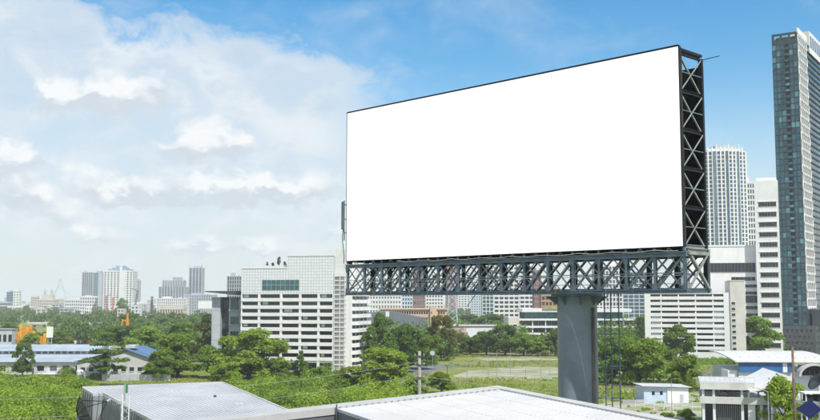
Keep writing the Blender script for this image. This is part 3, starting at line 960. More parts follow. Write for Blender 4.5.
# low roofs filling the far middle distance
used_labels = set()
for i in range(120):
    px = rnd.uniform(-20, 225)
    Yq = rnd.uniform(1150, 2600)
    yt = rnd.uniform(303.5, 309.5) if i < 44 else rnd.uniform(297.5, 305.5)
    Yq = Yq if i < 44 else rnd.uniform(2200, 3600)
    cw = rnd.uniform(4, 11) if i < 44 else rnd.uniform(3, 8)
    lm = min(((3, 'the left edge'), (13, 'the small blue and white tower'), (34, 'the beige mid-rise'), (46, 'the twin-domed hall'), (60, 'the bridge pylon'), (87, 'the blue glass towers'), (117, 'the tall white tower'), (136, 'the slim grey tower'), (153, 'the brown chimney'), (171, 'the stepped tower'), (195, 'the twin-spired tower'), (218, 'the dark oversailing roof')), key=lambda q_: abs(q_[0] - px - cw / 2))
    wm = rnd.choice([W1, W1, W2, W3])
    lab = '%s %s block %s %s' % ('wide' if cw > 7.5 else 'narrow', {W1: 'white', W2: 'grey', W3: 'beige'}[wm], 'in front of' if Yq < 1500 else ('near the foot of' if Yq < 2000 else ('behind' if Yq < 2700 else 'far behind')), lm[1])
    if lab in used_labels:
        continue
    used_labels.add(lab)
    q = B('city_building', lab, px, px + cw, Yq, R(rnd.uniform(-20, 20)), group='small hazy buildings of the far left city', depth=cw * 1.5)
    hq = max(5, q.z(yt, 0))
    mb = MB()
    MB().box(0, q.w, 0, q.d, 0, hq - 0.2).build('glazing', G_pale, q.root)
    frame(mb, 0, q.w, 0, q.d, 0, hq, max(2, int(hq / 3.6)), max(2, int(q.w / 5)), 3, 1.5, 1.8, 0.4)
    mb.build('wall', wm, q.root)
# hazy cable-stayed bridge pylon
py_ = B('bridge_pylon', 'faint pointed bridge pylon on the hazy left skyline', 53, 66.5, 5200, cat='bridge')
hp = py_.z(279, py_.w / 2)
mm = MB()
for s_ in (0, 1):
    xa = py_.w * (0.0 if s_ == 0 else 1.0)
    mm.beam((xa, 0, 0), (py_.w * (0.08 if s_ == 0 else 0.92), 0, hp * 0.35), 3.0)
    mm.beam((py_.w * (0.08 if s_ == 0 else 0.92), 0, hp * 0.35), (py_.w * (0.44 if s_ == 0 else 0.56), 0, hp * 0.97), 2.2)
mm.box(py_.w * .43, py_.w * .57, -1.2, 1.2, hp * .95, hp * 1.02)
mm.build('pylon_frame', W2, py_.root)
MB().box(py_.w * -2.6, py_.w * 3.4, -4, 4, 20, 23).build('deck', W2, py_.root)
for k in range(7):
    for s_ in (-1, 1):
        MB().beam((py_.w * .5, 0, hp * (0.93 - 0.05 * k)), (py_.w * .5 + s_ * (30 + 17 * k), 0, 23), 0.5).build('stay_cable', W2, py_.root)

# ---------------------------------------------------------------- city seen under and through the truss
P1 = mat('maroon_wall', (0.32, 0.17, 0.16), 0.85, var=0.1, scale=0.1)
P2 = mat('peach_wall', (0.62, 0.45, 0.32), 0.85, var=0.07, scale=0.1, dirt=0.1)
P3 = mat('brick_orange_wall', (0.42, 0.25, 0.17), 0.85, var=0.1, scale=0.1)
P4 = mat('pale_blue_wall', (0.50, 0.60, 0.68), 0.85, var=0.07, scale=0.1)
MD = 'city blocks seen under the billboard'
def mdl(name, label, *a, **k):
    return tower(name, label, *a, group=MD, **k)
mdl('white_block', 'white block with a dense grid of small windows behind grey hall', 364, 401, 268, 1000, W1, G_pale, 13, 13, bh=0.5, pw=0.5)
mdl('pale_block', 'pale blue narrow block between white gridded block and maroon one', 402, 412.5, 271, 1150, P4, G_blue, 14, 4)
mdl('maroon_block', 'maroon apartment block under the left half of the truss', 413, 425, 266, 950, P1, G_pale, 11, 4, bh=0.35, pw=0.25)
mdl('pale_block', 'pale block right of the maroon apartment block', 426, 443, 274, 1250, W1, G_blue, 14, 6)
mdl('maroon_block', 'hazy pinkish block above the peach building right end', 446, 457, 268, 1500, P1, G_pale, 14, 5)
mdl('pale_block', 'hazy white tower seen beneath the middle of truss', 458, 470, 272, 2000, W1, G_blue, 18, 4)
mdl('pale_block', 'hazy blue tower left of the tall white apartment slab', 471, 481, 281, 1900, P4, G_blue, 14, 4)
mdl('glass_block', 'green glazed end of the white apartment slab', 482.5, 493.5, 262, 900, W1, G_teal, 18, 3, bh=0.2, pw=0.2)
mdl('white_slab', 'white apartment slab with rows of windows under middle of truss', 494, 519, 262, 900, W1, G_blue, 16, 5, bh=0.45, pw=0.25, z0=0)
mdl('white_slab', 'white apartment slab with balconies left of maroon block by column', 520, 534, 266, 910, W1, G_blue, 15, 3, bh=0.45, pw=0.2)
mdl('maroon_block', 'maroon block just left of the billboard column', 534.5, 541, 272, 850, P1, G_pale, 12, 3)
mdl('orange_block', 'orange brick block right beside the billboard column', 541.5, 560, 290, 800, P3, G_blue, 8, 5, bh=0.4, pw=0.3)
mdl('white_slab', 'white apartment block right of the billboard column', 596, 622.5, 266, 950, W1, G_blue, 14, 8, bh=0.3, pw=0.35)
mdl('blue_glass_block', 'hazy blue glass block left of the car park building', 623, 650, 272, 1100, P4, G_blue, 14, 5, bh=0.2, pw=0.12)

# peach building with a stair tower
pb = B('peach_building', 'long peach coloured building with stair tower behind dark trees', 381, 447, 560, R(3), depth=22)
r = pb.root
hp_ = pb.z(309, pb.w / 2)
MB().box(0, pb.w, 0.3, 22, 0, hp_ - 0.3).build('wall', P2, r)
MB().box(-0.6, pb.w + 0.4, -0.5, 22.4, hp_ - 0.3, hp_ + 0.5).build('roof_edge', P2, r)
sx_ = pb.x(430)
MB().box(sx_, pb.x(436.5), -1.2, 6, 0, pb.z(306.5, sx_)).build('stair_tower', P2, r)
for k in range(6):
    z1 = hp_ - 1.4 - k * 3.1
    for j in range(26):
        x0 = 0.8 + j * (pb.w - 1.6) / 26
        if sx_ - 1.0 < x0 < pb.x(436.5):
            continue
        pb.pc('window', G_dark, x0, x0 + 0.9, 0.2, 0.32, z1 - 1.3, z1)
    for z_ in (z1,):
        pb.pc('stair_window', G_dark, sx_ - 0.06, sx_ + 0.02, -0.8, 1.2, z_ - 1.2, z_)
        pb.pc('stair_window', G_dark, sx_ + 0.5, sx_ + 1.0, -1.26, -1.19, z_ - 1.2, z_)
# grey hall with the sloping roof in front of it
M_slate = mat('grey_sheet_roof', (0.17, 0.19, 0.22), 0.6, var=0.1, scale=0.1)
gh = B('grey_hall', 'big grey sheet-roofed hall behind the dark trees', 388, 427, 500, R(2), depth=30)
r = gh.root
za, zb_ = gh.z(311, 0), gh.z(318, gh.w)
hall = MB()
hall.v += [(-11, 0, 0), (gh.w, 0, 0), (gh.w, 30, 0), (-11, 30, 0), (-11, 0, za - 1.0), (gh.w, 0, zb_), (gh.w, 30, zb_), (-11, 30, za - 1.0), (0, 0, za), (0, 30, za)]
hall.f += [(0, 1, 5, 8, 4), (8, 5, 6, 9), (4, 8, 9, 7), (1, 2, 6, 5), (3, 0, 4, 7), (2, 3, 7, 9, 6)]
hall.build('wall', M_slate, r)
for i in range(20):
    x = -10.5 + (gh.w + 10) * i / 19
    zz = (za - 1.0 + (x + 11) / 11) if x < 0 else za + (zb_ - za) * x / gh.w
    gh.pc('cladding_rib', M_slate, x - 0.08, x + 0.08, -0.12, 0.02, 0, zz - 0.1)
MB().box(-1.2, 0.6, -0.2, 0.0, za - 3.0, za - 0.2).build('vent', M_white, r)

# white low wall building left of the trees under truss
wb = B('workshop', 'long low white workshop with pinkish left half behind trees', 447, 498, 520, R(2), depth=20)
zw = wb.z(326, 0)
MB().box(0, wb.w, 0, 18, 0, zw).build('wall', M_white, wb.root)
MB().box(0.1, wb.w * 0.38, -0.08, -0.02, 2.5, zw - 0.6).build('painted_panel', mat('pinkish_paint', (0.62, 0.42, 0.42), 0.8, var=0.1, scale=0.3), wb.root)
MB().box(-0.5, wb.w + 0.5, -0.6, 18.5, zw, zw + 0.35).build('roof', M_lgrey, wb.root)
for j in range(9):
    wb.pc('doorway', M_dark, 1.0 + j * wb.w / 9, 1.0 + (j + 0.55) * wb.w / 9, -0.05, 0.03, 0.1, 3.4)
# lattice telecom tower standing by it
lt = B('lattice_tower', 'pale green lattice telecom tower behind the white workshop', 446, 459, 600, cat='tower')
hl = lt.z(272, 0)
for k, (sx_, sy_) in enumerate(((0, 0), (1, 0), (1, 1), (0, 1))):
    wq = lt.w
    MB().beam((wq * sx_, wq * sy_, 0), (wq * (0.5 + (sx_ - 0.5) * 0.3), wq * (0.5 + (sy_ - 0.5) * 0.3), hl), 0.35).build('leg', P4, lt.root)
for k in range(10):
    f0, f1 = k / 10, (k + 1) / 10
    def pt(sx_, sy_, f):
        s_ = 1 - 0.7 * f
        return (lt.w * (0.5 + (sx_ - 0.5) * s_), lt.w * (0.5 + (sy_ - 0.5) * s_), hl * f)
    for a, b_ in (((0, 0), (1, 0)), ((1, 0), (1, 1)), ((1, 1), (0, 1)), ((0, 1), (0, 0))):
        stick('brace', lt.root, P4, pt(*a, f0), pt(*b_, f1), 0.2)
        stick('brace', lt.root, P4, pt(*b_, f0), pt(*a, f1), 0.2)

# ---------------------------------------------------------------- white modern building with teal glass storeys
mdn = B('modern_building', 'white low building with teal glass penthouse behind the column', 508, 637, 600, R(0), depth=40)
r = mdn.root
zA = mdn.z(318.5, 0)
x19 = mdn.x(519)
MB().box(0, x19, -1.0, 30, 0, mdn.z(317, 0)).build('end_block', M_cream, r)
mdn.pc('window', G_dark, mdn.x(513), mdn.x(516.5), -1.08, -0.98, mdn.z(326), mdn.z(324.5))
MB().box(x19, mdn.w - 1, 0.8, 38, 0, zA - 0.3).build('core', M_lgrey, r)
for k in range(4):
    z1 = mdn.z((318.5, 325.8, 332.6, 339)[k], 0)
    mdn.pc('floor_edge', M_white2, x19 + 0.02, mdn.w, -0.8, 0.9, z1 - 1.15, z1)
    if k < 3:
        z2 = mdn.z((325.8, 332.6, 339)[k], 0)
        n = 18
        for j in range(n):
            a = x19 + (mdn.w - 1.2 - x19) * j / n
            mdn.pc('window', G_blue if k == 0 else G_dark, a + 0.1, a + (mdn.w - x19) / n - 0.1, 0.7, 0.82, z2, z1 - 1.15)
for j in range(10):
    a = x19 + (mdn.w - x19 - 0.6) * j / 9
    mdn.pc('pier', M_white2, a, a + 0.5, 0.0, 0.75, 0, zA - 1.2)
xg0, xg1 = mdn.x(525), mdn.x(624)
zg = mdn.z(312, 0)
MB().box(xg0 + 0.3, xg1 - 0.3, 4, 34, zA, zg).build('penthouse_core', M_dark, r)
for j in range(20):
    a = xg0 + (xg1 - xg0) * j / 20
    mdn.pc('penthouse_pane', G_teal, a + 0.08, a + (xg1 - xg0) / 20 - 0.08, 3.85, 3.98, zA + 0.2, zg)
MB().box(xg0 - 1.5, mdn.x(632), 1.5, 36, zg, mdn.z(308.5, 0)).build('penthouse_roof', M_white2, r)
mdn.pc('planter', mat('yellow_green_planter', (0.45, 0.42, 0.06), 0.9, var=0.3, scale=0.4), mdn.x(543), mdn.x(560), 0.5, 2.5, mdn.z(308.4, 0), mdn.z(306.9, 0))

# ================================================================== RIGHT HAND BUILDINGS
# car park / office with open decks
cp = B('car_park_building', 'white building with rows of dark open decks right of the column', 644.5, 730, 428, R(-13), depth=30)
r = cp.root
zr = cp.z(292.5, 0)
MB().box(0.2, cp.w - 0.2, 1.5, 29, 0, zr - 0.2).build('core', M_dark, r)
xa, xb = cp.x(650.5), cp.x(723.6)
nr = 11
ph = (cp.z(294, 0) - cp.z(354.5, 0)) / nr
for k in range(nr + 1):
    z1 = cp.z(294, 0) - k * ph
    cp.pc('deck_parapet', M_white2, xa, xb, -0.1, 1.0, z1 - ph * 0.02, z1 + ph * (0.56 if k else 0.4))
cols = [cp.x(p) for p in (650.5, 661, 678.5, 695.5, 713, 723.6)]
for k in range(nr):
    z1 = cp.z(294, 0) - k * ph
    for i in range(5):
        # a few bays are closed with pale screens
        closed = (i == 0 and k > 3) or (i == 4 and k in (3, 4, 6, 7)) or (i == 3 and k == 5)
        cp.pc('bay_screen' if closed else 'bay_opening', M_pgrey if closed else G_dark, cols[i] + 0.25, cols[i + 1] - 0.25, 0.5 if closed else 0.95, 1.05, z1 - ph + ph * 0.56, z1 - ph * 0.02)
    for i in range(1, 5):
        cp.pc('deck_post', M_white2, cols[i] - 0.25, cols[i] + 0.25, 0.05, 0.9, z1 - ph + ph * 0.5, z1)
MB().box(0, xa, -0.15, 29, 0, zr).build('end_wall', M_white2, r)
MB().box(xb, cp.w, -0.15, 29, 0, zr).build('end_wall', M_white2, r)
MB().box(xa, xb, 0, 29, zr - 0.1, zr + 0.4).build('roof_slab', M_lgrey, r)
MB().box(xa, xb, -0.12, 1.0, 0, cp.z(354.5, 0)).build('base_wall', M_white2, r)
MB().box(cp.x(667), cp.x(712), 0.5, 8, zr + 0.4, zr + 1.6).build('roof_plant', M_dgrey, r)
# slim block with one column of small windows
sb = B('stair_block', 'slim cream block with one column of small windows beside the car park', 730.3, 745, 419.5, R(-13), depth=26)
zs = sb.z(281, 0)
MB().box(0, sb.w, 0, 26, 0, zs).build('wall', M_cream, sb.root)
MB().box(-0.15, sb.w + 0.15, -0.15, 26.2, zs, zs + 0.4).build('parapet', M_cream, sb.root)
for k in range(9):
    z1 = sb.z(302 + k * 5.7, 0)
    w_ = sb.pc('window', G_dark, sb.x(731.5), sb.x(735), -0.06, 0.02, z1 - 1.05, z1)
    sb.pc('sill', M_white2, sb.x(731.3), sb.x(735.2), -0.16, 0.01, z1 - 1.25, z1 - 1.06)
# broad white block behind
wbk = B('white_office', 'broad plain white office block with one long dark window band', 690, 758, 458, R(-9), depth=36)
r = wbk.root
zk = wbk.z(246.5, wbk.w * 0.7)
MB().box(0, wbk.w, 0, 36, 0, zk).build('wall', M_white2, r)
MB().box(-0.2, wbk.w + 0.2, -0.25, 36.2, zk, zk + 0.7).build('parapet', M_white2, r)
def ribbon(b, px0, px1, y0, y1, n, m=G_dark, nm='window'):
    x0, x1 = b.x(px0), b.x(px1)
    z1, z0 = b.z(y0, x0), b.z(y1, x0)
    b.pc('window_surround', M_lgrey, x0 - 0.2, x1 + 0.2, -0.12, 0.01, z0 - 0.22, z0 - 0.02)
    for j in range(n):
        a = x0 + (x1 - x0) * j / n
        b.pc(nm, m, a + 0.04, a + (x1 - x0) / n - 0.04, -0.07, 0.03, z0, z1)
ribbon(wbk, 708, 756.5, 263, 272.3, 14)
ribbon(wbk, 732, 756, 277, 280.5, 6)
for k, (y0, y1) in enumerate(((284.5, 287.3), (291.5, 294.3), (295.5, 302.5), (306, 309), (313.5, 316.5), (321, 324))):
    ribbon(wbk, 745.6, 758, y0, y1, 3, M_dgrey if k == 2 else G_dark)
# striped white office to its right
so = B('striped_office', 'tall white office with black ribbon windows beside the glass tower', 757.5, 781.8, 449, R(-20), depth=34)
r = so.root
zo = so.z(181, 0)
MB().box(0, so.w, 0, 34, 0, zo).build('wall', M_white2, r)
MB().box(so.w * 0.1, so.w * 0.95, 3, 30, zo, zo + 1.6).build('roof_plant', M_white2, r)
for k in range(15):
    y0 = 202.5 + k * 10.05
    ribbon(so, 761.5, 779.5, y0, y0 + 4.2, 6)
    so.pc('ledge', M_white2, so.x(761), so.x(780), -0.3, 0.0, so.z(y0 - 0.6, 3), so.z(y0 - 1.2, 3))
# white residential tower with a rounded front
rt = B('residential_tower', 'white residential tower with rounded ribbed front and stepped crown', 707.5, 750, 820, R(0), depth=30, cat='building')
r = rt.root
w = rt.w
zt_, zc = rt.z(152, w / 2), rt.z(145, w / 2)
def arc(f, off=0.0):
    """front line bulging towards the viewer"""
    x = w * f
    return x, -5.5 * math.sin(math.pi * f) - off
nb = 11
G_res = glass('residential_blue_glass', (0.10, 0.17, 0.25))
gl = MB()
pts = [arc(i / 22) for i in range(23)]
gl.prism([(p[0], p[1]) for p in pts] + [(w, 28), (0, 28)], 0, zt_).build('glazing', G_res, r)
nfl = 44
fb = MB()
for k in range(nfl + 1):
    z0_ = zt_ * k / nfl
    po = [arc(i / 22, 0.35) for i in range(23)]
    fb.prism(po + [(w + 0.3, 28), (-0.3, 28)], z0_ - 0.4, z0_ + 0.4)
fb.build('floor_bands', W1, r)
for i in range(nb + 1):
    f = i / nb
    x, y = arc(f, 0.55)
    top = zt_ + (0 if i in (0, nb) else (zc - zt_) * (0.6 if i % 3 else 1.0))
    ww = 1.1 if i % 3 else 0.7
    rt.pc('rib', M_white2, x - ww / 2, x + ww / 2, y, y + 1.2, 0, top)
for i in (2, 5, 8):
    x, y = arc((i + 0.5) / nb, 0.6)
    rt.pc('glass_strip', G_res, x - 1.1, x + 1.1, y, y + 0.4, 0, zt_)
MB().box(w * 0.3, w * 0.8, 2, 20, zt_, zc).build('crown', W2, r)
MB().box(w * 0.06, w * 0.94, 0.2, 24, zt_ + 0.6, zt_ + 2.6).build('roof_ring', M_white2, r)
# lower wing to the right
lw = tower('residential_wing', 'slim white block beside the rounded residential tower', 750.5, 758, 183, 830, W1, G_blue, 26, 3, bh=0.3, pw=0.4)

# ---------------------------------------------------------------- glass tower at the right edge
Yt = 470
tw = B('glass_tower', 'tall teal glass tower with white honeycomb corner at the right edge', 780.5, 806.5, Yt, R(-33), depth=55)
r = tw.root
w = tw.w
ztop, zbas = tw.z(35, 0) , tw.z(325.5, 0)
zhead = tw.z(46, 0)
M_frame = mat('slate_metal_frame', (0.045, 0.075, 0.09), 0.45, 0.3, var=0.12, scale=0.3)
MB().box(0.2, w - 0.1, 0.45, 54, zbas - 0.5, zhead).build('core', M_frame, r)
nf = 46
fh = (zhead - zbas) / nf
cells = 6
slab = MB()
G_t2 = glass('blue_teal_glass', (0.03, 0.10, 0.14))
G_t1 = glass('deep_teal_glass', (0.03, 0.13, 0.18))
G_t3 = glass('bright_teal_glass', (0.13, 0.34, 0.41))
for k in range(nf):
    z0_ = zbas + k * fh
    for i in range(cells):
        a = w * i / cells
        b_ = w * (i + 1) / cells
        q = rnd.random()
        if i == 3:           # column of recessed balconies
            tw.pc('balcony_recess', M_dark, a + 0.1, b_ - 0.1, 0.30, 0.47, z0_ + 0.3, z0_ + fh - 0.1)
            tw.pc('balcony_front', G_t2 if q < 0.8 else G_t3, a + 0.1, b_ - 0.1, -0.6, -0.52, z0_ + 0.28, z0_ + 1.2)
            slab.box(a, b_, -0.65, 0.4, z0_ - 0.02, z0_ + 0.25)
        else:
            tw.pc('pane', G_t3 if q < 0.16 else (G_t2 if q < 0.55 else G_t1), a + 0.12, b_ - 0.12, 0.12, 0.2, z0_ + 0.3, z0_ + fh - 0.06)
    slab.box(0, w * 3 / cells - 0.01, 0.0, 0.44, z0_, z0_ + 0.16)
    slab.box(w * 4 / cells + 0.01, w, 0.0, 0.44, z0_, z0_ + 0.22)
for i in range(cells + 1):
    a = w * i / cells
    slab.box(max(0, a - 0.09), min(w, a + 0.09), -0.1, 0.43, zbas, zhead)
slab.build('curtain_wall_frame', M_frame, r)
# roof terrace with openings
hd = MB()
hd.box(0, w, 0, 1.0, zhead, zhead + 2.2).box(0, w, 0, 1.0, ztop - 0.9, ztop)
for f in (0.0, 0.32, 0.64, 0.92):
    hd.box(w * f, w * f + w * 0.08, 0.02, 0.98, zhead + 2.2, ztop - 0.9)
hd.build('terrace_frame', M_frame, r)
MB().box(0, w, 18, 19, zhead, ztop).build('terrace_wall', M_frame, r)
TERRACE = (tw, zhead + 0.3)
# white honeycomb strip on the long side face
hx0, hx1 = 0.3, 20.0
zh0, zh1 = tw.z(309, w), tw.z(33, w)
MB().box(w - 0.05, w + 0.25, hx0, hx1, zh0, zh1).build('honeycomb_backing', M_grey, r)
hc_ = MB()
def hexring(cy, cz, ry, rz_, t0=0.35):
    o_ = [(cy, cz + rz_), (cy + ry, cz + rz_ * 0.5), (cy + ry, cz - rz_ * 0.5), (cy, cz - rz_), (cy - ry, cz - rz_ * 0.5), (cy - ry, cz + rz_ * 0.5)]
    for (y0, z0), (y1, z1) in zip(o_, o_[1:] + o_[:1]):
        hc_.beam((w + 0.32, y0, z0), (w + 0.32, y1, z1), 0.35, 0.5)
ry, rz_ = 1.65, 2.6
ncy = 6
for k in range(int((zh1 - zh0) / (rz_ * 1.5)) - 0):
    for j in range(ncy):
        cy = hx0 + ry + 2 * ry * j + (ry if k % 2 else 0) * 0.98
        if cy + ry > hx1 + 0.3:
            continue
        hexring(cy, zh0 + rz_ + k * rz_ * 1.5, ry, rz_)
hcm = hc_.build('honeycomb_screen', M_white2, r)
hcm['kind'] = 'stuff'
MB().box(w - 0.05, w + 0.5, hx0 - 0.3, hx1 + 0.2, zh1, zh1 + 2.6).build('honeycomb_cap', M_white2, r)
# darker rear part and the taller white core
sd = MB()
for k in range(nf + 2):
    z0_ = zbas + k * fh
    sd.box(w - 0.02, w + 0.7, hx1 + 0.3, 54, z0_, z0_ + 0.5)
sd.build('side_slabs', M_frame, r)
for k in range(nf + 1):
    z0_ = zbas + k * fh
    for j in range(4):
        a = hx1 + 0.6 + j * 8.4
        tw.pc('side_pane', (G_blue, G_t2, G_dark)[(k * 3 + j * 2) % 3], w - 0.01, w + 0.12, a, a + 8.0, z0_ + 0.5, z0_ + fh)
MB().box(2, w + 0.9, hx1 + 4, 53, zhead, tw.z(20, w)).build('lift_core', W1, r)
for k in range(5):
    tw.pc('core_window', G_blue, w + 0.88, w + 0.98, hx1 + 6 + k * 5, hx1 + 9 + k * 5, zhead + 3, tw.z(24, w))
# podium with triangular openings
zp = tw.z(325.5, 0)
zp2 = tw.z(310, w)
pod = MB().box(-0.3, w + 3.8, -1.2, 55, 0, zp - 0.05).box(w + 1.0, w + 6.0, 6, 56, zp - 0.05, zp2).build('podium', M_dgrey, r)
tri_m = MB()
tri_m.v += [(-.5, -.5, .5), (.5, -.5, .5), (0, -.5, -.5), (-.5, .5, .5), (.5, .5, .5), (0, .5, -.5)]
tri_m.f += [(0, 2, 1), (3, 4, 5), (0, 1, 4, 3), (1, 2, 5, 4), (2, 0, 3, 5)]
tri = tri_m.mesh('triangle_opening', M_dark)
def podium_tri(xc, y0, z0, sx_, sz_, side=False):
    o = bpy.data.objects.new('triangle_opening', tri)
    C.objects.link(o)
    o.parent = pod
    o.location = (xc, y0, z0)
    o.scale = (sx_, 0.2, sz_)
    if side:
        o.rotation_euler = (0, 0, math.pi / 2)
for k in range(5):
    zz = zp - 2.3 - k * 2.8
    if zz < 1:
        break
    for j in range(8):
        xx = 0.9 + j * 2.1 + (1.05 if k % 2 else 0)
        if xx < w + 3:
            podium_tri(xx, -1.22, zz, 1.35, 1.35)
    for j in range(9):
        podium_tri(w + 3.82, 1.5 + j * 5.4 + (2.7 if k % 2 else 0), zz, 3.4, 1.35, True)

# ================================================================== VEGETATION
rng = np.random.default_rng(11)
def leaf_arrays(Cn, S, out=None, up=0.25, aspect=0.62, rand=1.0):
    """one folded diamond per leaf clump: vertices for centres Cn, half lengths S"""
    n = len(Cn)
    nv = rng.normal(size=(n, 3)) * rand
    if out is not None:
        nv += out * 0.9
    nv[:, 2] += up
    nv /= np.linalg.norm(nv, axis=1)[:, None] + 1e-9
    a = rng.normal(size=(n, 3))
    u = np.cross(nv, a)
    u /= np.linalg.norm(u, axis=1)[:, None] + 1e-9
    v = np.cross(nv, u)
    s = S[:, None]
    sag = nv * s * 0.18
    P = np.stack([Cn - u * s - sag, Cn - v * s * aspect + sag, Cn + u * s - sag, Cn + v * s * aspect + sag], 1)
    return P.reshape(-1, 3)
def quads_mesh(name, P, m):
    n = len(P) // 4
    me = bpy.data.meshes.new(name)
    me.vertices.add(len(P))
    me.vertices.foreach_set('co', P.astype(np.float32).ravel())
    me.loops.add(4 * n)
    me.loops.foreach_set('vertex_index', np.arange(4 * n, dtype=np.int32))
    me.polygons.add(n)
    me.polygons.foreach_set('loop_start', np.arange(0, 4 * n, 4, dtype=np.int32))
    me.polygons.foreach_set('loop_total', np.full(n, 4, dtype=np.int32))
    me.materials.append(m)
    me.update(calc_edges=True)
    return me
def stuff_obj(name, me, label, cat):
    o = bpy.data.objects.new(name, me)
    C.objects.link(o)
    return tag(o, label, cat, kind='stuff')

L_mid = leafmat('leaf_mid_green', (0.12, 0.215, 0.03), (0.255, 0.355, 0.06))
L_bright = leafmat('leaf_bright_green', (0.15, 0.25, 0.026), (0.33, 0.41, 0.06))
L_dark = leafmat('leaf_dark_green', (0.075, 0.15, 0.03), (0.17, 0.255, 0.052))
L_olive = leafmat('leaf_olive', (0.10, 0.145, 0.04), (0.22, 0.25, 0.10))
L_rusty = leafmat('leaf_flame_tree', (0.085, 0.135, 0.024), (0.25, 0.20, 0.045))
L_far = leafmat('leaf_far_wood', (0.08, 0.15, 0.035), (0.175, 0.25, 0.068), trans=0.2)
L_grass = leafmat('grass_blades', (0.19, 0.25, 0.035), (0.36, 0.38, 0.10), trans=0.3)
M_bark = mat('grey_brown_bark', (0.13, 0.10, 0.075), 0.9, var=0.25, scale=1.5, bump=0.5)

def lobes_for(kind, r):
    L = []
    if kind == 'round':
        for i in range(38):
            a = r.uniform(0, 2 * math.pi)
            q = math.sqrt(r.random())
            h = r.random()
            rad = 4.9 * q * (1 - 0.6 * h * h) * (0.8 + 0.4 * min(1, h * 3))
            L.append((rad * math.cos(a), rad * math.sin(a), 1.5 + 8.6 * h, r.uniform(1.0, 2.1), 0.8))
    elif kind == 'tall':
        for i in range(34):
            a = r.uniform(0, 2 * math.pi)
            h = r.random()
            q = math.sqrt(r.random()) * (4.7 * (0.55 + 0.5 * math.sin(math.pi * min(1, h * 0.9 + 0.15))))
            L.append((q * math.cos(a), q * math.sin(a), 1.3 + 9.4 * h, r.uniform(0.9, 1.7), 0.9))
    elif kind == 'cone':
        for i in range(26):
            h = i / 25
            a = r.uniform(0, 2 * math.pi)
            q = 4.4 * (1 - h) ** 0.8 * math.sqrt(r.random())
            L.append((q * math.cos(a), q * math.sin(a), 1.2 + 9.6 * h, 1.7 * (1 - 0.6 * h) * r.uniform(0.75, 1.15), 0.95))
    elif kind == 'layer':
        for i in range(34):
            k = r.choice((0, 1, 2, 3, 4))
            a = r.uniform(0, 2 * math.pi)
            q = (5.2 - 0.7 * k + (-1.2 if k == 0 else 0)) * math.sqrt(r.random())
            L.append((q * math.cos(a), q * math.sin(a), 3.0 + 2.0 * k + r.uniform(-.25, .25), r.uniform(1.0, 1.6), 0.36))
    return L
def make_crown(kind, seed, n=9000, leaf=0.34):
    r = random.Random(seed)
    L = lobes_for(kind, r)
    wts = np.array([l[3] ** 2 for l in L])
    idx = rng.choice(len(L), n, p=wts / wts.sum())
    La = np.array(L)[idx]
    d = rng.normal(size=(n, 3))
    d /= np.linalg.norm(d, axis=1)[:, None]
    low = d[:, 2] < -0.35
    d[low, 2] *= -0.6
    rr = La[:, 3] * (0.55 + 0.5 * rng.random(n) ** 0.6)
    Pn = La[:, :3] + d * rr[:, None] * np.stack([np.ones(n), np.ones(n), La[:, 4]], 1)
    # stray twigs beyond the outline
    st = rng.random(n) < 0.05
    Pn[st] += d[st] * 0.45
    return leaf_arrays(Pn, rng.uniform(0.55, 1.35, n) * leaf, out=d, up=0.35, rand=0.75), L
def make_trunk(L, seed):
    r = random.Random(seed)
    t = MB()
    p = Vector((0, 0, -0.3))
    rad = 0.42
    tops = []
    for k in range(4):
        q = p + Vector((r.uniform(-.25, .25), r.uniform(-.25, .25), 1.5))
        t.tube(p, q, rad, rad * 0.82, n=8, cap=False)
        p = q
        rad *= 0.82
        tops.append((p.copy(), rad))
    for l in sorted(L, key=lambda q: r.random())[:11]:
        s, rd = r.choice(tops)
        e = Vector(l[:3])
        m_ = s.lerp(e, 0.5) + Vector((0, 0, 0.3))
        t.tube(s, m_, rd * 0.55, rd * 0.36, n=5, cap=False)
        t.tube(m_, e, rd * 0.36, 0.05, n=5, cap=False)
    return t.mesh('trunk', M_bark)
_protos = {}
def proto(kind, m, v):
    k = (kind, m.name, v)
    if k not in _protos:
        base = (kind, v)
        if base not in _protos:
            arr, L = make_crown(kind, v * 13 + len(kind))
            _protos[base] = (arr, make_trunk(L, v + 5))
        arr, tr = _protos[base]
        _protos[k] = (quads_mesh('crown', arr, m), tr)
    return _protos[k]
def tree(kind, m, px, ybase, ytop, wpx, label, v=0, Y=None, name='tree', cat='tree', group=None, base_z=0.0):
    if Y is None:
        P = ground(px, ybase, base_z)
    else:
        P = Vector((at(px, 350, Y).x, Y, base_z))
    H = at(px, ytop, P.y).z - base_z
    Wd = wpx / F * P.y
    t = thing(name, label, cat, P, rnd.uniform(0, 6.28), group)
    cr, tr = proto(kind, m, v)
    for nm, me in (('crown', cr), ('trunk', tr)):
        o = bpy.data.objects.new(nm, me)
        C.objects.link(o)
        o.parent = t
        o.scale = (Wd / 10.2, Wd / 10.2, H / 11.3)
    return t
TG = 'trees of the middle ground'
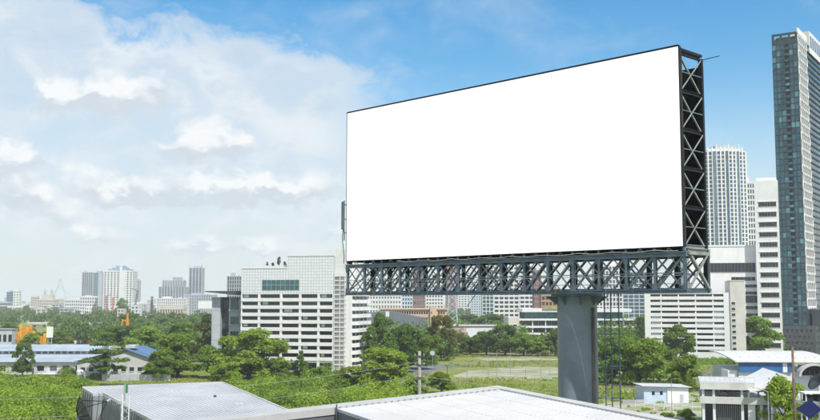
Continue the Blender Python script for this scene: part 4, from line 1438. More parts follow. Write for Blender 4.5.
T = [
 ('round', L_bright, 248, 380, 329, 66, 'broad bright green tree in front of the white office block', 0),
 ('round', L_mid, 178, 377, 333, 46, 'rounded green tree in front of the grey roof, right of the blue gable shed', 1),
 ('round', L_mid, 213, 378, 345, 34, 'mid green tree between the two broad rounded trees left of office block', 3),
 ('round', L_mid, 158, 380, 350, 30, 'green tree right of the pale corrugated fence', 0),
 ('round', L_bright, 226, 384, 362, 30, 'low bright tree in front of the broad bright green tree', 2),
 ('round', L_mid, 318, 383, 366, 26, 'low green tree right of the dark pointed tree', 3),
 ('cone', L_dark, 301, 380, 351, 24, 'dark pointed tree at the foot of the office block corner', 0),
 ('round', L_mid, 279, 381, 359, 24, 'small green tree touching the right side of the broad bright tree', 2),
 ('tall', L_olive, 205, 362, 317, 30, 'olive green tree against the dark oversailing-roofed building', 1),
 ('tall', L_dark, 22.5, 377, 344, 20, 'slender dark tree in front of the long blue-roofed shed', 0),
 ('layer', L_dark, 106, 380, 334, 42, 'tiered dark tree in front of the blue gable shed', 0),
 ('round', L_mid, 148, 356, 326, 46, 'wide dark tree behind the ridge of the blue gable shed', 2),
 ('round', L_mid, 182, 352, 322, 40, 'leafy tree left of the olive tree by dark roofed building', 0),
 ('round', L_mid, 33, 352, 333, 26, 'green tree below the orange formwork stacks', 3),
 ('round', L_dark, 122, 349, 325, 34, 'dark tree just behind the orange piling rig', 1),
 ('round', L_bright, 381, 388, 347, 60, 'broad bright green tree right of the office block, beside the road', 1),
 ('round', L_bright, 350, 388, 366, 30, 'low bright green tree at the near corner of office block', 2),
 ('tall', L_dark, 381, 372, 317, 38, 'tall dark tree in front of the grey hall, leftmost of the group', 1),
 ('tall', L_dark, 404, 372, 323, 38, 'dark tree in the middle of the group before the grey hall', 2),
 ('round', L_dark, 420, 369, 332, 30, 'dark tree at right end of group before the grey hall', 0),
 ('round', L_mid, 431, 364, 334, 24, 'lighter green tree below the peach stair tower', 1),
 ('tall', L_rusty, 441, 361, 317, 28, 'orange tinted flame tree right of the peach building', 0),
 ('round', L_rusty, 457, 356, 334, 18, 'small orange tinted tree before the white workshop', 2),
 ('round', L_bright, 441, 393, 371, 26, 'bright green bushy tree right of the utility pole', 3),
 ('round', L_mid, 416, 395, 377, 24, 'low green tree left of the utility pole foot', 2),
 ('round', L_dark, 470, 354.5, 336, 22, 'small dark tree at the left end of the row before the workshop', 1),
 ('round', L_dark, 486, 355, 330, 26, 'dark tree second from left in the row below the truss', 2),
 ('tall', L_dark, 505, 355.5, 326, 30, 'tallest dark tree in the row below the middle of the truss', 0),
 ('round', L_mid, 523, 356, 333, 28, 'green tree in the row before the white low building', 3),
 ('round', L_mid, 541, 356, 338, 22, 'low green tree in the row left of the column', 0),
 ('tall', L_olive, 555, 356, 328, 20, 'pale green tree half hidden behind the column', 2),
 ('tall', L_dark, 495, 333, 315, 46, 'wide dark tree behind the white workshop roof', 1),
 ('round', L_dark, 467, 330, 314, 34, 'far dark tree left of white apartment slab foot', 2),
 ('round', L_mid, 611, 384, 333, 46, 'big green tree just right of the ladder', 0),
 ('round', L_mid, 640, 386, 337, 52, 'big green tree behind the small white shed', 1),
 ('round', L_dark, 625, 378, 331, 40, 'dark green tree behind the big ones right of the ladder', 2),
 ('round', L_mid, 660, 382, 344, 36, 'green tree at right end of the clump behind white shed', 3),
 ('tall', L_mid, 676, 365, 327, 36, 'tall green tree in front of the car park building', 1),
 ('tall', L_bright, 684, 391, 354, 32, 'light green tree right of the small white shed', 2),
 ('tall', L_dark, 641, 350, 318, 13, 'slim dark tree against the car park end wall', 0),
 ('round', L_bright, 603, 343, 318, 22, 'yellow green tree behind the ladder near modern building', 1),
 ('tall', L_mid, 759, 361, 315, 46, 'big full tree in front of the striped white office', 2),
 ('round', L_bright, 789, 436, 376, 46, 'bright green tree beside the white curved canopy', 3),
 ('round', L_bright, 812, 440, 404, 40, 'bushy tree behind the dark blue diamond sign', 0),
 ('round', L_mid, 686, 428, 408, 20, 'low bush at the left foot of the white deck structure', 2),
 ('round', L_bright, 668, 426, 412, 16, 'small bush at the frame bottom left of white deck structure', 1),
]
for kind, m, px, yb_, yt_, wp, lab, v in T:
    tree(kind, m, px, yb_, yt_, wp, lab, v, group=TG)
# trees over the far middle distance that still read singly
for i, (px, yb_, yt_, wp) in enumerate(((60, 345, 331, 24), (75, 338, 324, 26), (95, 340, 326, 22), (128, 333, 314, 30), (160, 333, 317, 24), (172, 328, 313, 14), (8, 333, 322, 26), (195, 334, 318, 20), (145, 338, 322, 26), (222, 345, 330, 26), (121, 307.2, 298, 14))):
    Yq = 1560 if i == 10 else None
    tree(('round', 'tall')[i % 2], (L_mid, L_dark)[i % 2], px, yb_, yt_, wp,
         ('green tree right of the white site board', 'tree beyond the yellow excavator', 'tree between the excavator and the piling rig', 'dark tree behind the orange piling rig mast', 'tree below the brown chimney', 'slim tree right of the brown chimney', 'tree behind the grey site hut', 'tree in line with the twin-spired tower', 'tree behind the wide dark tree by the shed', 'tree at the left foot of the dark roofed building', 'dark tree in front of the tall white skyline tower')[i], i % 4, Y=Yq, group=TG)
# shrubs in planters on the office roof and on the tower terrace
b_, zz = ROOF_PLANTS
for i, (px, h_, wd) in enumerate(((262, 1.6, 1.0), (268, 1.4, 1.4), (274, 3.6, 1.5), (280, 1.8, 1.2), (284, 2.6, 1.0))):
    p = b_.P + Vector((math.cos(b_.rot), math.sin(b_.rot), 0)) * b_.x(px) + Vector((-math.sin(b_.rot), math.cos(b_.rot), 0)) * 4.5
    t = thing('roof_shrub', ('small shrub at left end of the office roof planter', 'low shrub second from left on the office roof', 'tallest shrub on the office roof planter', 'shrub right of the tallest one on the office roof', 'rightmost shrub on the office roof planter')[i], 'shrub', (p.x, p.y, zz - 0.02), i, 'shrubs on the office roof')
    cr, tr = proto(('tall', 'round')[i % 2], L_dark, i % 4)
    for nm, me in (('crown', cr), ('trunk', tr)):
        o = bpy.data.objects.new(nm, me)
        C.objects.link(o)
        o.parent = t
        o.scale = (wd / 11, wd / 11, h_ / 11.6)
b_, zz = TERRACE
for i, f in enumerate((0.2, 0.5, 0.8)):
    p = b_.P + Vector((math.cos(b_.rot), math.sin(b_.rot), 0)) * b_.w * f + Vector((-math.sin(b_.rot), math.cos(b_.rot), 0)) * 4
    t = thing('terrace_tree', ('left', 'middle', 'right')[i] + ' small tree inside the roof terrace of the glass tower', 'tree', (p.x, p.y, zz - 0.3), i, 'trees on the tower terrace')
    cr, tr = proto('round', L_dark, i)
    for nm, me in (('crown', cr), ('trunk', tr)):
        o = bpy.data.objects.new(nm, me)
        C.objects.link(o)
        o.parent = t
        o.scale = (0.42, 0.42, 0.40)

# small palm by the road
pm = ground(447, 378)
pt_ = thing('palm', 'small dark palm standing between the road and the gravel yard', 'palm', pm, 0.3)
MB().tube((0, 0, -0.2), (0.15, 0, 3.6), 0.16, 0.11, n=8).build('trunk', M_bark, pt_)
for k in range(11):
    a = k * 2 * math.pi / 11
    f = MB()
    pr = None
    for s_ in range(6):
        q = s_ / 5
        c_ = Vector((0.15 + math.cos(a) * 2.1 * q, math.sin(a) * 2.1 * q, 3.6 + 0.9 * math.sin(q * 2.4) - 0.5 * q * q))
        ww = 0.26 * math.sin(math.pi * (0.12 + 0.86 * q))
        sd_ = Vector((-math.sin(a), math.cos(a), 0)) * ww
        cur = (c_ - sd_ + Vector((0, 0, -ww * 0.6)), c_, c_ + sd_ + Vector((0, 0, -ww * 0.6)))
        if pr:
            f.face(pr[0], pr[1], cur[1], cur[0]).face(pr[1], pr[2], cur[2], cur[1])
        pr = cur
    f.build('frond', L_dark, pt_)

# ---- scrub covering the vacant land on the left: one mass nobody could count
def scrub(name, label, m, regions, nclump, rmin, rmax, hmin, hmax, leaf, per, seed):
    r = np.random.default_rng(seed)
    out = []
    for (x0, x1, y0, y1, share, cut) in regions:
        k = int(nclump * share)
        for i in range(k):
            px, py = r.uniform(x0, x1), r.uniform(y0, y1)
            if cut and cut(px, py):
                continue
            g_ = ground(px, py)
            rad = r.uniform(rmin, rmax)
            h = r.uniform(hmin, hmax) * (0.6 + 0.4 * math.sin(g_.x * 0.11 + 1.3) * math.cos(g_.y * 0.07))
            n = int(per * rad * rad / (rmax * rmax)) + 12
            d = r.normal(size=(n, 3))
            d /= np.linalg.norm(d, axis=1)[:, None]
            d[:, 2] = np.abs(d[:, 2])
            q = 0.55 + 0.5 * r.random(n) ** 0.7
            Pn = np.array([g_.x, g_.y, 0.0]) + d * q[:, None] * np.array([rad, rad, h])
            out.append(leaf_arrays(Pn, r.uniform(0.6, 1.35, n) * leaf, out=d, up=0.45, rand=0.5))
    return stuff_obj(name, quads_mesh(name, np.concatenate(out), m), label, 'shrubs')
left_cut = lambda px, py: False
scrub('scrub', 'bright green scrub covering the vacant land on the left', L_bright,
      [(-15, 95, 384, 436, 0.30, None), (85, 300, 386, 405, 0.18, None), (225, 400, 386, 425, 0.42, lambda a, b: a > 385 and b < 392), (320, 425, 384, 398, 0.10, lambda a, b: a > 396 and b < 389)],
      330, 0.9, 4.2, 0.4, 2.0, 0.25, 420, 3)
scrub('dark_scrub', 'darker shrubs scattered through the scrub on the left', L_mid,
      [(-15, 90, 380, 425, 0.45, None), (230, 345, 380, 410, 0.4, None), (60, 165, 375, 379, 0.04, None)], 300, 1.6, 3.6, 2.4, 6.5, 0.29, 520, 4)
M_under = mat('shade_coloured_undergrowth', (0.055, 0.085, 0.022), 0.95, var=0.25, scale=0.4, spec=0.1, bump=0.6, bscale=1.2)  # dark green-brown holds the shade between the clumps in its colour
sheet('undergrowth_shade', [(-40, 384), (90, 383), (230, 385), (330, 386), (396, 391), (425, 397), (420, 440), (-60, 440)], 0.014, M_under, jit=1.5)
scrub('tall_scrub', 'taller clumps of bushes rising out of the scrub on the left', L_bright,
      [(-15, 80, 386, 430, 0.35, None), (225, 420, 384, 412, 0.42, lambda a, b: a > 385 and b < 392), (-15, 60, 392, 430, 0.15, None)],
      170, 1.4, 4.4, 2.4, 8.5, 0.29, 560, 14)
scrub('low_hedge', 'long low hedge along the foot of the car park building', L_mid,
      [(688, 744, 360.5, 364.5, 0.6, None), (560, 600, 355.5, 357.5, 0.12, None), (655, 700, 362, 372, 0.28, None)], 170, 1.4, 2.8, 3.2, 5.6, 0.34, 210, 6)
scrub('weeds', 'low weeds scattered over the vacant lot', L_bright,
      [(470, 700, 378, 402, 0.6, None), (440, 560, 361, 367, 0.2, None), (600, 735, 388, 415, 0.2, None)], 170, 0.4, 1.3, 0.4, 1.5, 0.24, 60, 9)
# grass
def grass(name, label, m, regions, n, h, seed):
    r = np.random.default_rng(seed)
    Ps = []
    for (x0, x1, y0, y1, share, thr) in regions:
        k = int(n * share)
        px = r.uniform(x0, x1, k)
        py = r.uniform(y0, y1, k)
        G_ = np.array([ground(a, b)[:] for a, b in zip(px, py)])
        keep = (np.sin(G_[:, 0] * 0.13 + 1.7) * np.cos(G_[:, 1] * 0.09) + r.normal(size=k) * 0.5) > thr
        Ps.append(G_[keep])
    Pn = np.concatenate(Ps)
    k = len(Pn)
    hh = r.uniform(0.5, 1.3, k) * h
    a = r.uniform(0, 2 * np.pi, k)
    s = np.stack([np.cos(a), np.sin(a), np.zeros(k)], 1) * (hh * 0.5)[:, None]
    lean = r.normal(size=(k, 3)) * 0.25 * hh[:, None]
    lean[:, 2] = hh
    Q = np.stack([Pn - s, Pn + s, Pn + s * 0.5 + lean, Pn - s * 0.5 + lean], 1).reshape(-1, 3)
    return stuff_obj(name, quads_mesh(name, Q, m), label, 'grass')
grass('meadow_grass', 'rough yellow green grass over the vacant land', L_grass,
      [(-10, 430, 373, 384, 0.25, -0.5), (440, 640, 377.5, 402, 0.20, 0.15), (450, 610, 361, 367.5, 0.08, 0.2), (400, 610, 354.5, 357.5, 0.07, -0.6), (590, 740, 366, 392, 0.16, -0.2), (330, 400, 376, 390, 0.06, -0.6)], 70000, 0.34, 21)

# ---- far woods that read as one mass
def wood(name, label, regions, leaf, per, seed, m=None):
    r = np.random.default_rng(seed)
    out = []
    for (x0, x1, y0, y1, n, h0, h1) in regions:
        for i in range(n):
            px, py = r.uniform(x0, x1), r.uniform(y0, y1)
            g_ = ground(px, py)
            h = r.uniform(h0, h1)
            rad = h * r.uniform(0.42, 0.75)
            k = per
            nl = 5
            lob = r.normal(size=(nl, 3)) * np.array([rad * .5, rad * .5, h * .16]) + np.array([g_.x, g_.y, h * .6])
            li = r.integers(0, nl, k)
            d = r.normal(size=(k, 3))
            d /= np.linalg.norm(d, axis=1)[:, None]
            Pn = lob[li] + d * (0.6 + 0.4 * r.random(k))[:, None] * np.array([rad * .55, rad * .55, h * .34])
            Pn[:, 2] = np.maximum(Pn[:, 2], 0.3)
            out.append(leaf_arrays(Pn, r.uniform(0.6, 1.3, k) * leaf * (g_.y / 800) ** 0.5, out=d, up=0.4))
    return stuff_obj(name, quads_mesh(name, np.concatenate(out), m or L_far), label, 'woods')
wood('tree_belt', 'belt of green trees in front of the left skyline',
     [(-30, 235, 313.5, 319, 150, 8, 16), (-30, 235, 319, 328, 130, 7, 13), (60, 235, 328, 345, 90, 7, 12), (-30, 60, 340, 352, 14, 5, 8), (150, 235, 345, 362, 40, 7, 12)], 1.0, 260, 31)
wood('street_trees', 'belt of trees filling the gaps between the far buildings under the billboard',
     [(365, 560, 325, 350, 46, 8, 14), (590, 660, 335, 352, 26, 8, 14), (440, 560, 312, 325, 40, 8, 15), (700, 860, 352, 358, 14, 5, 9), (590, 660, 312, 330, 20, 8, 14), (366, 445, 352, 362, 26, 9, 15), (458, 560, 351.5, 354, 22, 6, 9)], 0.8, 420, 32)

# ================================================================== LEFT MIDDLE GROUND
M_bluer = mat('pale_blue_sheet_roof', (0.42, 0.48, 0.53), 0.55, var=0.10, scale=0.15, dirt=0.15)
M_bluer2 = mat('strong_blue_sheet_roof', (0.12, 0.22, 0.36), 0.5, var=0.10, scale=0.15)
M_wallw = mat('stained_white_wall', (0.62, 0.62, 0.61), 0.85, var=0.12, scale=0.3, dirt=0.3)
ls = B('long_shed', 'long white shed with stepped pale blue roof at the left edge', -30, 96, 349, R(0), depth=36)
r = ls.root
zw, zl, zu = ls.z(361.5, 0), ls.z(352, 0), 0
w = ls.w
MB().box(0, w, 0, 36, 0, zw).build('wall', M_wallw, r)
d1 = 11.0
zl = zw + 1.9
def roof_sheet(name, x0, x1, y0, z0, y1, z1, m, ribs, parent, t=0.12):
    b = MB()
    b.v += [(x0, y0, z0), (x1, y0, z0), (x1, y1, z1), (x0, y1, z1), (x0, y0, z0 + t), (x1, y0, z0 + t), (x1, y1, z1 + t), (x0, y1, z1 + t)]
    b.f += [(0, 3, 2, 1), (4, 5, 6, 7), (0, 1, 5, 4), (1, 2, 6, 5), (2, 3, 7, 6), (3, 0, 4, 7)]
    o = b.build(name, m, parent)
    rb = MB()
    for i in range(ribs + 1):
        x = x0 + (x1 - x0) * i / ribs
        rb.beam((x, y0, z0 + t + 0.02), (x, y1, z1 + t + 0.02), 0.12, 0.07)
    q = rb.build('roof_ribs', m, o)
    q['kind'] = 'stuff'
    return o
roof_sheet('lower_roof', -1, w + 1, -1.2, zw - 0.1, d1, zl, M_bluer, 60, r)
MB().box(0, w, d1 - 0.1, 26, zw, zl + 1.3).build('clerestory_wall', M_wallw, r)
roof_sheet('upper_roof', -1, w + 1, d1 - 1.0, zl + 1.2, d1 + 10, zl + 3.0, M_bluer, 60, r)
for k in range(18):
    x = 1 + k * (w - 2) / 18
    ls.pc('clerestory_window', G_pale, x, x + 1.6, d1 - 0.18, d1 - 0.08, zl + 0.25, zl + 1.05)
for k in range(9):
    x = 2 + k * (w - 4) / 9
    ls.pc('window', G_dark if k % 3 else G_pale, x, x + 2.4, -0.07, 0.02, 1.4, 3.1)
    ls.pc('pilaster', M_wallw, x - 1.0, x - 0.6, -0.15, 0.02, 0, zw - 0.2)
    if k % 3 == 1:
        ls.pc('door', M_dgrey, x + 2.8, x + 3.9, -0.06, 0.02, 0, 2.4)
MB().box(w * 0.55, w * 0.98, -3.2, -0.3, 0.35, 0.6).build('loading_ledge', M_white, r)
gs = B('gable_shed', 'white shed with strong blue gabled roof behind the tiered tree', 79, 159, 333, R(3), depth=26)
r = gs.root
w = gs.w
ze, zr_ = gs.z(360.8, w / 2), gs.z(348.5, w * 0.6)
xrdg = w * 0.60
g_ = MB()
g_.v += [(0, 0, 0), (w, 0, 0), (w, 0, ze), (xrdg, 0, zr_ - 0.3), (0, 0, ze), (0, 26, 0), (w, 26, 0), (w, 26, ze), (xrdg, 26, zr_ - 0.3), (0, 26, ze)]
g_.f += [(0, 1, 2, 3, 4), (5, 9, 8, 7, 6), (1, 6, 7, 2), (5, 0, 4, 9)]
g_.build('wall', M_wallw, r)
for (xa, za_, xb, zb_, nm) in ((-0.9, ze - 0.25, xrdg, zr_ - 0.2, 'left_slope'), (w + 0.9, ze - 0.25, xrdg, zr_ - 0.2, 'right_slope')):
    q = MB()
    t = 0.16
    pts = [(xa, -0.9, za_), (xb, -0.9, zb_), (xb, 27, zb_), (xa, 27, za_)]
    q.v += pts + [(a, b, c + t) for a, b, c in pts]
    q.f += [(0, 3, 2, 1), (4, 5, 6, 7), (0, 1, 5, 4), (1, 2, 6, 5), (2, 3, 7, 6), (3, 0, 4, 7)]
    s_ = q.build('roof_slope', M_bluer2, r)
    for k in range(14):
        yy = -0.7 + k * 2.1
        stick('roof_rib', s_, M_bluer2, (xa, yy, za_ + t + 0.02), (xb, yy, zb_ + t + 0.02), 0.1, 0.08)
gs.pc('ridge_vent', M_lgrey, xrdg - 0.8, xrdg + 2.4, 3, 9, zr_, zr_ + 1.0)
for k in range(9):
    x = 1.2 + k * (w - 2.4) / 9
    gs.pc('window', G_dark if k % 2 else G_blue, x, x + 1.5, -0.07, 0.02, 2.3, 3.6)
    gs.pc('sill', M_white, x - 0.1, x + 1.6, -0.15, 0.02, 2.12, 2.28)
# corrugated fence in front of the gable shed
fc = B('fence', 'pale corrugated metal fence in front of the blue gable shed', 104, 172, 322, R(2), cat='fence')
M_fence = mat('galvanised_sheet', (0.48, 0.52, 0.54), 0.6, 0.1, var=0.12, scale=0.4, dirt=0.3)
nfp = 20
for k in range(nfp):
    x = fc.w * k / nfp
    fc.pc('panel', M_fence, x + 0.02, x + fc.w / nfp - 0.02, rnd.uniform(-0.04, 0.04), 0.1, 0, 2.1 + rnd.uniform(-0.12, 0.12))
fc.pc('rail', M_grey, 0, fc.w, 0.12, 0.2, 1.6, 1.72)
wt_ = thing('water_tank', 'white cylindrical water tank between the two blue-roofed sheds', 'tank', ground(80, 379.5), 0)
MB().lathe([(0.05, 3.3), (0.6, 3.2), (1.15, 2.9), (1.2, 2.7), (1.2, 0), (0, 0)], 24).build('body', M_white, wt_.__class__ and wt_, True)
for z in (0.7, 1.5, 2.3):
    MB().lathe([(1.2, z), (1.25, z + 0.04), (1.25, z + 0.1), (1.2, z + 0.14)], 24).build('hoop', M_lgrey, wt_)

# ---- construction site
M_orange = mat('orange_paint', (0.78, 0.30, 0.02), 0.55, var=0.12, scale=0.6, dirt=0.2)
M_yellow = mat('yellow_paint', (0.75, 0.42, 0.03), 0.55, var=0.12, scale=0.6, dirt=0.2)
M_orange2 = mat('orange_red_paint', (0.70, 0.17, 0.04), 0.6, var=0.12, scale=0.6, dirt=0.2)
def formwork(label, px0, px1, y0, y1, Y):
    f = B('formwork_stack', label, px0, px1, Y, R(rnd.uniform(-6, 6)), cat='formwork', group='orange formwork on the building site')
    H = f.z(y0)
    n = max(3, int(f.w / 1.6))
    for k in range(n):
        x = f.w * k / n
        hh = H * rnd.choice((0.74, 0.88, 0.94, 1.0))
        f.pc('panel', (M_yellow, M_orange)[k % 2], x + 0.09, x + f.w / n - 0.09, 0, 0.35, 0, hh)
        for z in (0.22, 0.5, 0.78):
            f.pc('waler', M_orange, x + 0.02, x + f.w / n - 0.02, -0.14, -0.01, hh * z, hh * z + 0.3)
    for k in (0.15, 0.85):
        stick('prop', f.root, M_orange, (f.w * k, 4, 0), (f.w * k, 0.4, H * 0.8), 0.25)
formwork('tallest orange formwork stack at the left edge site', 20, 36.5, 324, 334, 520)
formwork('low orange formwork stack left of the tallest one', 14.5, 20.5, 329, 336, 515)
formwork('low orange formwork stack between tallest one and white board', 37.5, 47.5, 330.5, 338, 505)
hu = B('site_hut', 'grey site hut at the left edge beside orange formwork', -8, 13, 500, cat='hut')
hh = hu.z(328.5)
MB().box(0, hu.w, 0, 6, 0, hh - 0.4).build('wall', M_pgrey, hu.root)
MB().box(-0.4, hu.w + 0.4, -0.5, 6.4, hh - 0.4, hh).build('roof', M_grey, hu.root)
for k in range(4):
    hu.pc('window', G_dark, 1 + k * hu.w / 4, 2.6 + k * hu.w / 4, -0.06, 0.02, hh * 0.45, hh * 0.75)
bo = B('site_board', 'plain white board on a post right of the orange formwork', 47.5, 54, 480, cat='sign')
MB().box(0, bo.w, 0, 0.15, bo.z(337.5), bo.z(326.5)).build('panel', M_white2, bo.root)
MB().box(bo.w * 0.72, bo.w * 0.82, 0.16, 0.4, 0, bo.z(327)).build('post', M_grey, bo.root)
MB().box(bo.w * 0.18, bo.w * 0.28, 0.16, 0.4, 0, bo.z(327)).build('post', M_grey, bo.root)
def excavator(label, px, py, sz, m, rz):
    e = thing('excavator', label, 'excavator', ground(px, py), rz, 'excavators on the building site')
    e.scale = (sz, sz, sz)
    for s_ in (-1, 1):
        MB().prism([(-1.9, s_ * 1.1 - .3), (1.9, s_ * 1.1 - .3), (1.9, s_ * 1.1 + .3), (-1.9, s_ * 1.1 + .3)], [0.25, 0.25, 0.25, 0.25], 0.85).box(-1.6, 1.6, s_ * 1.1 - .28, s_ * 1.1 + .28, 0, 0.25).build('track', M_dgrey, e)
    MB().box(-1.9, 1.1, -1.2, 1.2, 0.95, 1.9).box(-1.9, -0.6, -1.15, 1.15, 1.9, 2.3).build('body', m, e)
    cb_ = MB().box(0.0, 1.25, 0.25, 1.15, 1.9, 2.95).build('cab', m, e)
    MB().box(0.1, 1.3, 0.3, 1.1, 2.1, 2.8).build('window', G_dark, cb_)
    MB().beam((0.9, -0.3, 1.7), (3.2, -0.3, 4.6), 0.45, 0.35).beam((3.2, -0.3, 4.6), (4.6, -0.3, 3.9), 0.4, 0.35).build('boom', m, e)
    MB().beam((4.6, -0.3, 4.0), (5.3, -0.3, 1.6), 0.3).build('arm', m, e)
    MB().prism([(4.8, -0.8), (5.7, -0.8), (5.7, 0.2), (4.8, 0.2)], 0.7, [1.7, 1.4, 1.4, 1.7]).build('bucket', M_dgrey, e)
excavator('yellow excavator on the building site right of white board', 82, 340, 1.25, M_yellow, 2.6)
excavator('orange red excavator left of the yellow one', 67, 341, 1.15, M_orange2, 0.4)
excavator('small orange excavator farthest left of the three on site', 58, 342, 0.95, M_orange, 3.4)
for i in range(9):
    px = 56 + i * 5.2
    p = ground(px, 343.2 + rnd.uniform(-1.2, 1))
    c_ = thing('site_container', ('low red and white site container, number %s from the white board' % ('first second third fourth fifth sixth seventh eighth ninth'.split()[i])).replace('number ', ''), 'container', p, R(rnd.uniform(-15, 15)), 'containers on the building site')
    m = (M_orange2, M_white, M_pgrey)[i % 3]
    MB().box(-1.5, 1.5, -1.1, 1.1, 0.1, 2.0).build('body', m, c_)
    for k in range(6):
        piece('rib', c_, m, -1.4 + k * 0.52, -1.25 + k * 0.52, -1.16, -1.1, 0.15, 1.95)
    MB().box(-1.55, 1.55, -1.15, 1.15, 2.0, 2.12).build('roof', M_lgrey, c_)
# orange piling rig
pr_ = B('piling_rig', 'orange piling rig with leaning boom and A-frame in the tree belt', 119, 131, 700, cat='crane')
w = pr_.w
zt1, zt2_ = pr_.z(319.5), pr_.z(313.5)
MB().box(w * 0.1, w * 0.75, 0, 4, 0.3, 3.2).build('carriage', M_orange, pr_.root)
MB().box(w * 0.05, w * 0.85, -0.6, 0, 0, 1.0).box(w * 0.05, w * 0.85, 4, 4.6, 0, 1.0).build('track', M_dgrey, pr_.root)
stick('mast', pr_.root, M_orange, (w * 0.68, 1, 0), (w * 0.72, 1, zt2_), 1.1)
stick('boom', pr_.root, M_orange, (w * 0.02, 1, 1), (w * 0.35, 1, zt1), 0.8)
stick('boom_head', pr_.root, M_orange, (w * 0.22, 1, zt1), (w * 0.70, 1, zt1 - 1), 0.7)
stick('stay', pr_.root, M_orange, (w * 0.72, 1, zt2_ - 1), (w * 0.98, 1, 0.5), 0.5)
# dark tower crane and a red and white one in the distance
for (lab, px, Yc, ytop, lean) in (('dark leaning crane right of the tall white skyline tower', 133, 1500, 290, 9), ('red crane mast in front of the tall white skyline tower', 112, 1350, 298, 0.5), ('thin red crane mast left of the tall white tower', 106, 1400, 296, -1.5)):
    cr = B('crane', lab, px, px + 1.5, Yc, cat='crane', group='cranes before the left skyline')
    hh = cr.z(ytop)
    mc = M_dgrey if lean > 5 else mat('red_lattice', (0.5, 0.14, 0.10), 0.7)
    for dx, dy in ((0, 0), (1.6, 0), (0, 1.6), (1.6, 1.6)):
        stick('mast_leg', cr.root, mc, (dx, dy, 0), (dx + lean * 0.6, dy, hh), 0.45)
    for k in range(9):
        a, b_ = k / 9, (k + 1) / 9
        stick('lattice_bar', cr.root, mc, (lean * .6 * a, 0, hh * a), (1.6 + lean * .6 * b_, 0, hh * b_), 0.3)
    stick('jib', cr.root, mc, (lean * .6, 0.8, hh), (lean * .6 - 8 if lean > 5 else 7, 0.8, hh + 2), 0.8)
# white viaduct crossing behind the site
vd = B('viaduct', 'long white viaduct crossing behind the building site', 28, 116, 1000, R(-3), cat='bridge', depth=12)
zv = vd.z(322.3)
MB().box(0, vd.w, 0, 10, zv - 2.2, zv - 1.0).build('deck', M_lgrey, vd.root)
for y in (0, 9.6):
    MB().box(0, vd.w, y - 0.25, y + 0.25, zv - 0.98, zv).build('parapet', M_white, vd.root)
for k in range(9):
    x = vd.w * (k + 0.5) / 9
    vd.pc('pier', M_lgrey, x - 0.8, x + 0.8, 3, 7, 0, max(0.6, zv - 2.25))

# ================================================================== LOT: poles, posts, shed
M_conc = mat('weathered_concrete_post', (0.36, 0.33, 0.30), 0.9, var=0.15, scale=1.0, dirt=0.3)
up = thing('utility_pole', 'concrete utility pole with crossbars standing above the white roof edge', 'pole', (at(419.5, 350, 175).x, 175, 0))
hU = at(419.5, 351, 175).z
MB().tube((0, 0, 0), (0, 0, hU), 0.36, 0.25, n=12).build('shaft', M_conc, up, True)
for z in (hU - 0.9, hU - 2.4, hU - 4.6):
    MB().box(-0.9, 0.9, -0.42, -0.27, z, z + 0.16).build('crossbar', M_dgrey, up)
    for x in (-0.75, 0.75):
        MB().tube((x, -0.34, z + 0.16), (x, -0.34, z + 0.5), 0.07, 0.05, n=8).build('insulator', M_lgrey, up)
def wire(label, pts, rad=0.022):
    b = MB()
    for (p, q) in zip(pts, pts[1:]):
        sag = max(0.4, (q - p).length * 0.018)
        pr = None
        for k in range(15):
            f = k / 14
            c_ = p.lerp(q, f) - Vector((0, 0, 4 * sag * f * (1 - f)))
            if pr is not None:
                b.tube(pr, c_, rad, n=5, cap=False)
            pr = c_
    return tag(b.build('overhead_wire', mat('pale_worn_cable', (0.40, 0.40, 0.36), 0.6)), label, 'wire', 'overhead wires')
Xp = at(419.5, 350, 175).x
wire('upper overhead wire crossing the scrub to the utility pole', [at(-40, 400, 125), Vector((Xp - 0.7, 174.6, hU - 1.9)), at(900, 391, 230)])
wire('lower overhead wire crossing the scrub to the utility pole', [at(-40, 420, 120), Vector((Xp - 0.7, 174.6, hU - 4.1)), at(900, 408, 225)])
# traffic mirror and small posts by the road
mr = thing('round_sign', 'pale round sign on a thin post beside the road', 'sign', ground(432.5, 376))
hm = at(432.5, 352, mr.location.y).z
MB().tube((0, 0, 0), (0, 0, hm), 0.08, n=8).build('post', M_grey, mr)
MB().tube((0, -0.18, hm - 0.3), (0, -0.08, hm - 0.3), 0.8, n=24).build('disc', M_pgrey, mr)
bp4 = thing('bollard_post', 'red and grey marker post right of the utility pole', 'post', ground(426.5, 381))
MB().tube((0, 0, 0), (0, 0, 3.6), 0.14, n=8).build('shaft', M_conc, bp4)
MB().tube((0, 0, 1.4), (0, 0, 2.4), 0.16, n=8).build('red_band', mat('red_band_paint', (0.5, 0.06, 0.04), 0.6), bp4)
lampx = [(488.5, 377, 347), (497, 389, 350), (510.5, 374, 348), (526, 377, 350), (541, 381, 352), (550, 375, 346), (600.5, 384, 347), (672, 414, 379), (467, 383, 355)]
names9 = ['leftmost slim lamp post over the gravel yard', 'taller slim post nearest the white roof ridge', 'slim post third from left over the gravel yard', 'slim post in the middle of the gravel yard', 'slim post left of the column on the grass', 'slim post just left of the column', 'slim post right of the ladder before the trees', 'slim grey post in front of the small white shed', 'slim post at the left end of the gravel yard']
for (px, yb_, yt_), lab in zip(lampx, names9):
    p = ground(px, yb_)
    l_ = thing('lamp_post', lab, 'lamp post', p, 0, 'slim posts on the vacant lot')
    hh = at(px, yt_, p.y).z
    MB().tube((0, 0, 0), (0, 0, hh), 0.09, 0.06, n=8).build('pole', M_conc, l_)
    MB().tube((0, 0, hh - 0.1), (0.9, -0.3, hh + 0.15), 0.05, n=6).build('arm', M_conc, l_)
    MB().box(0.7, 1.1, -0.4, -0.25, hh + 0.1, hh + 0.18).build('lamp_head', M_lgrey, l_)
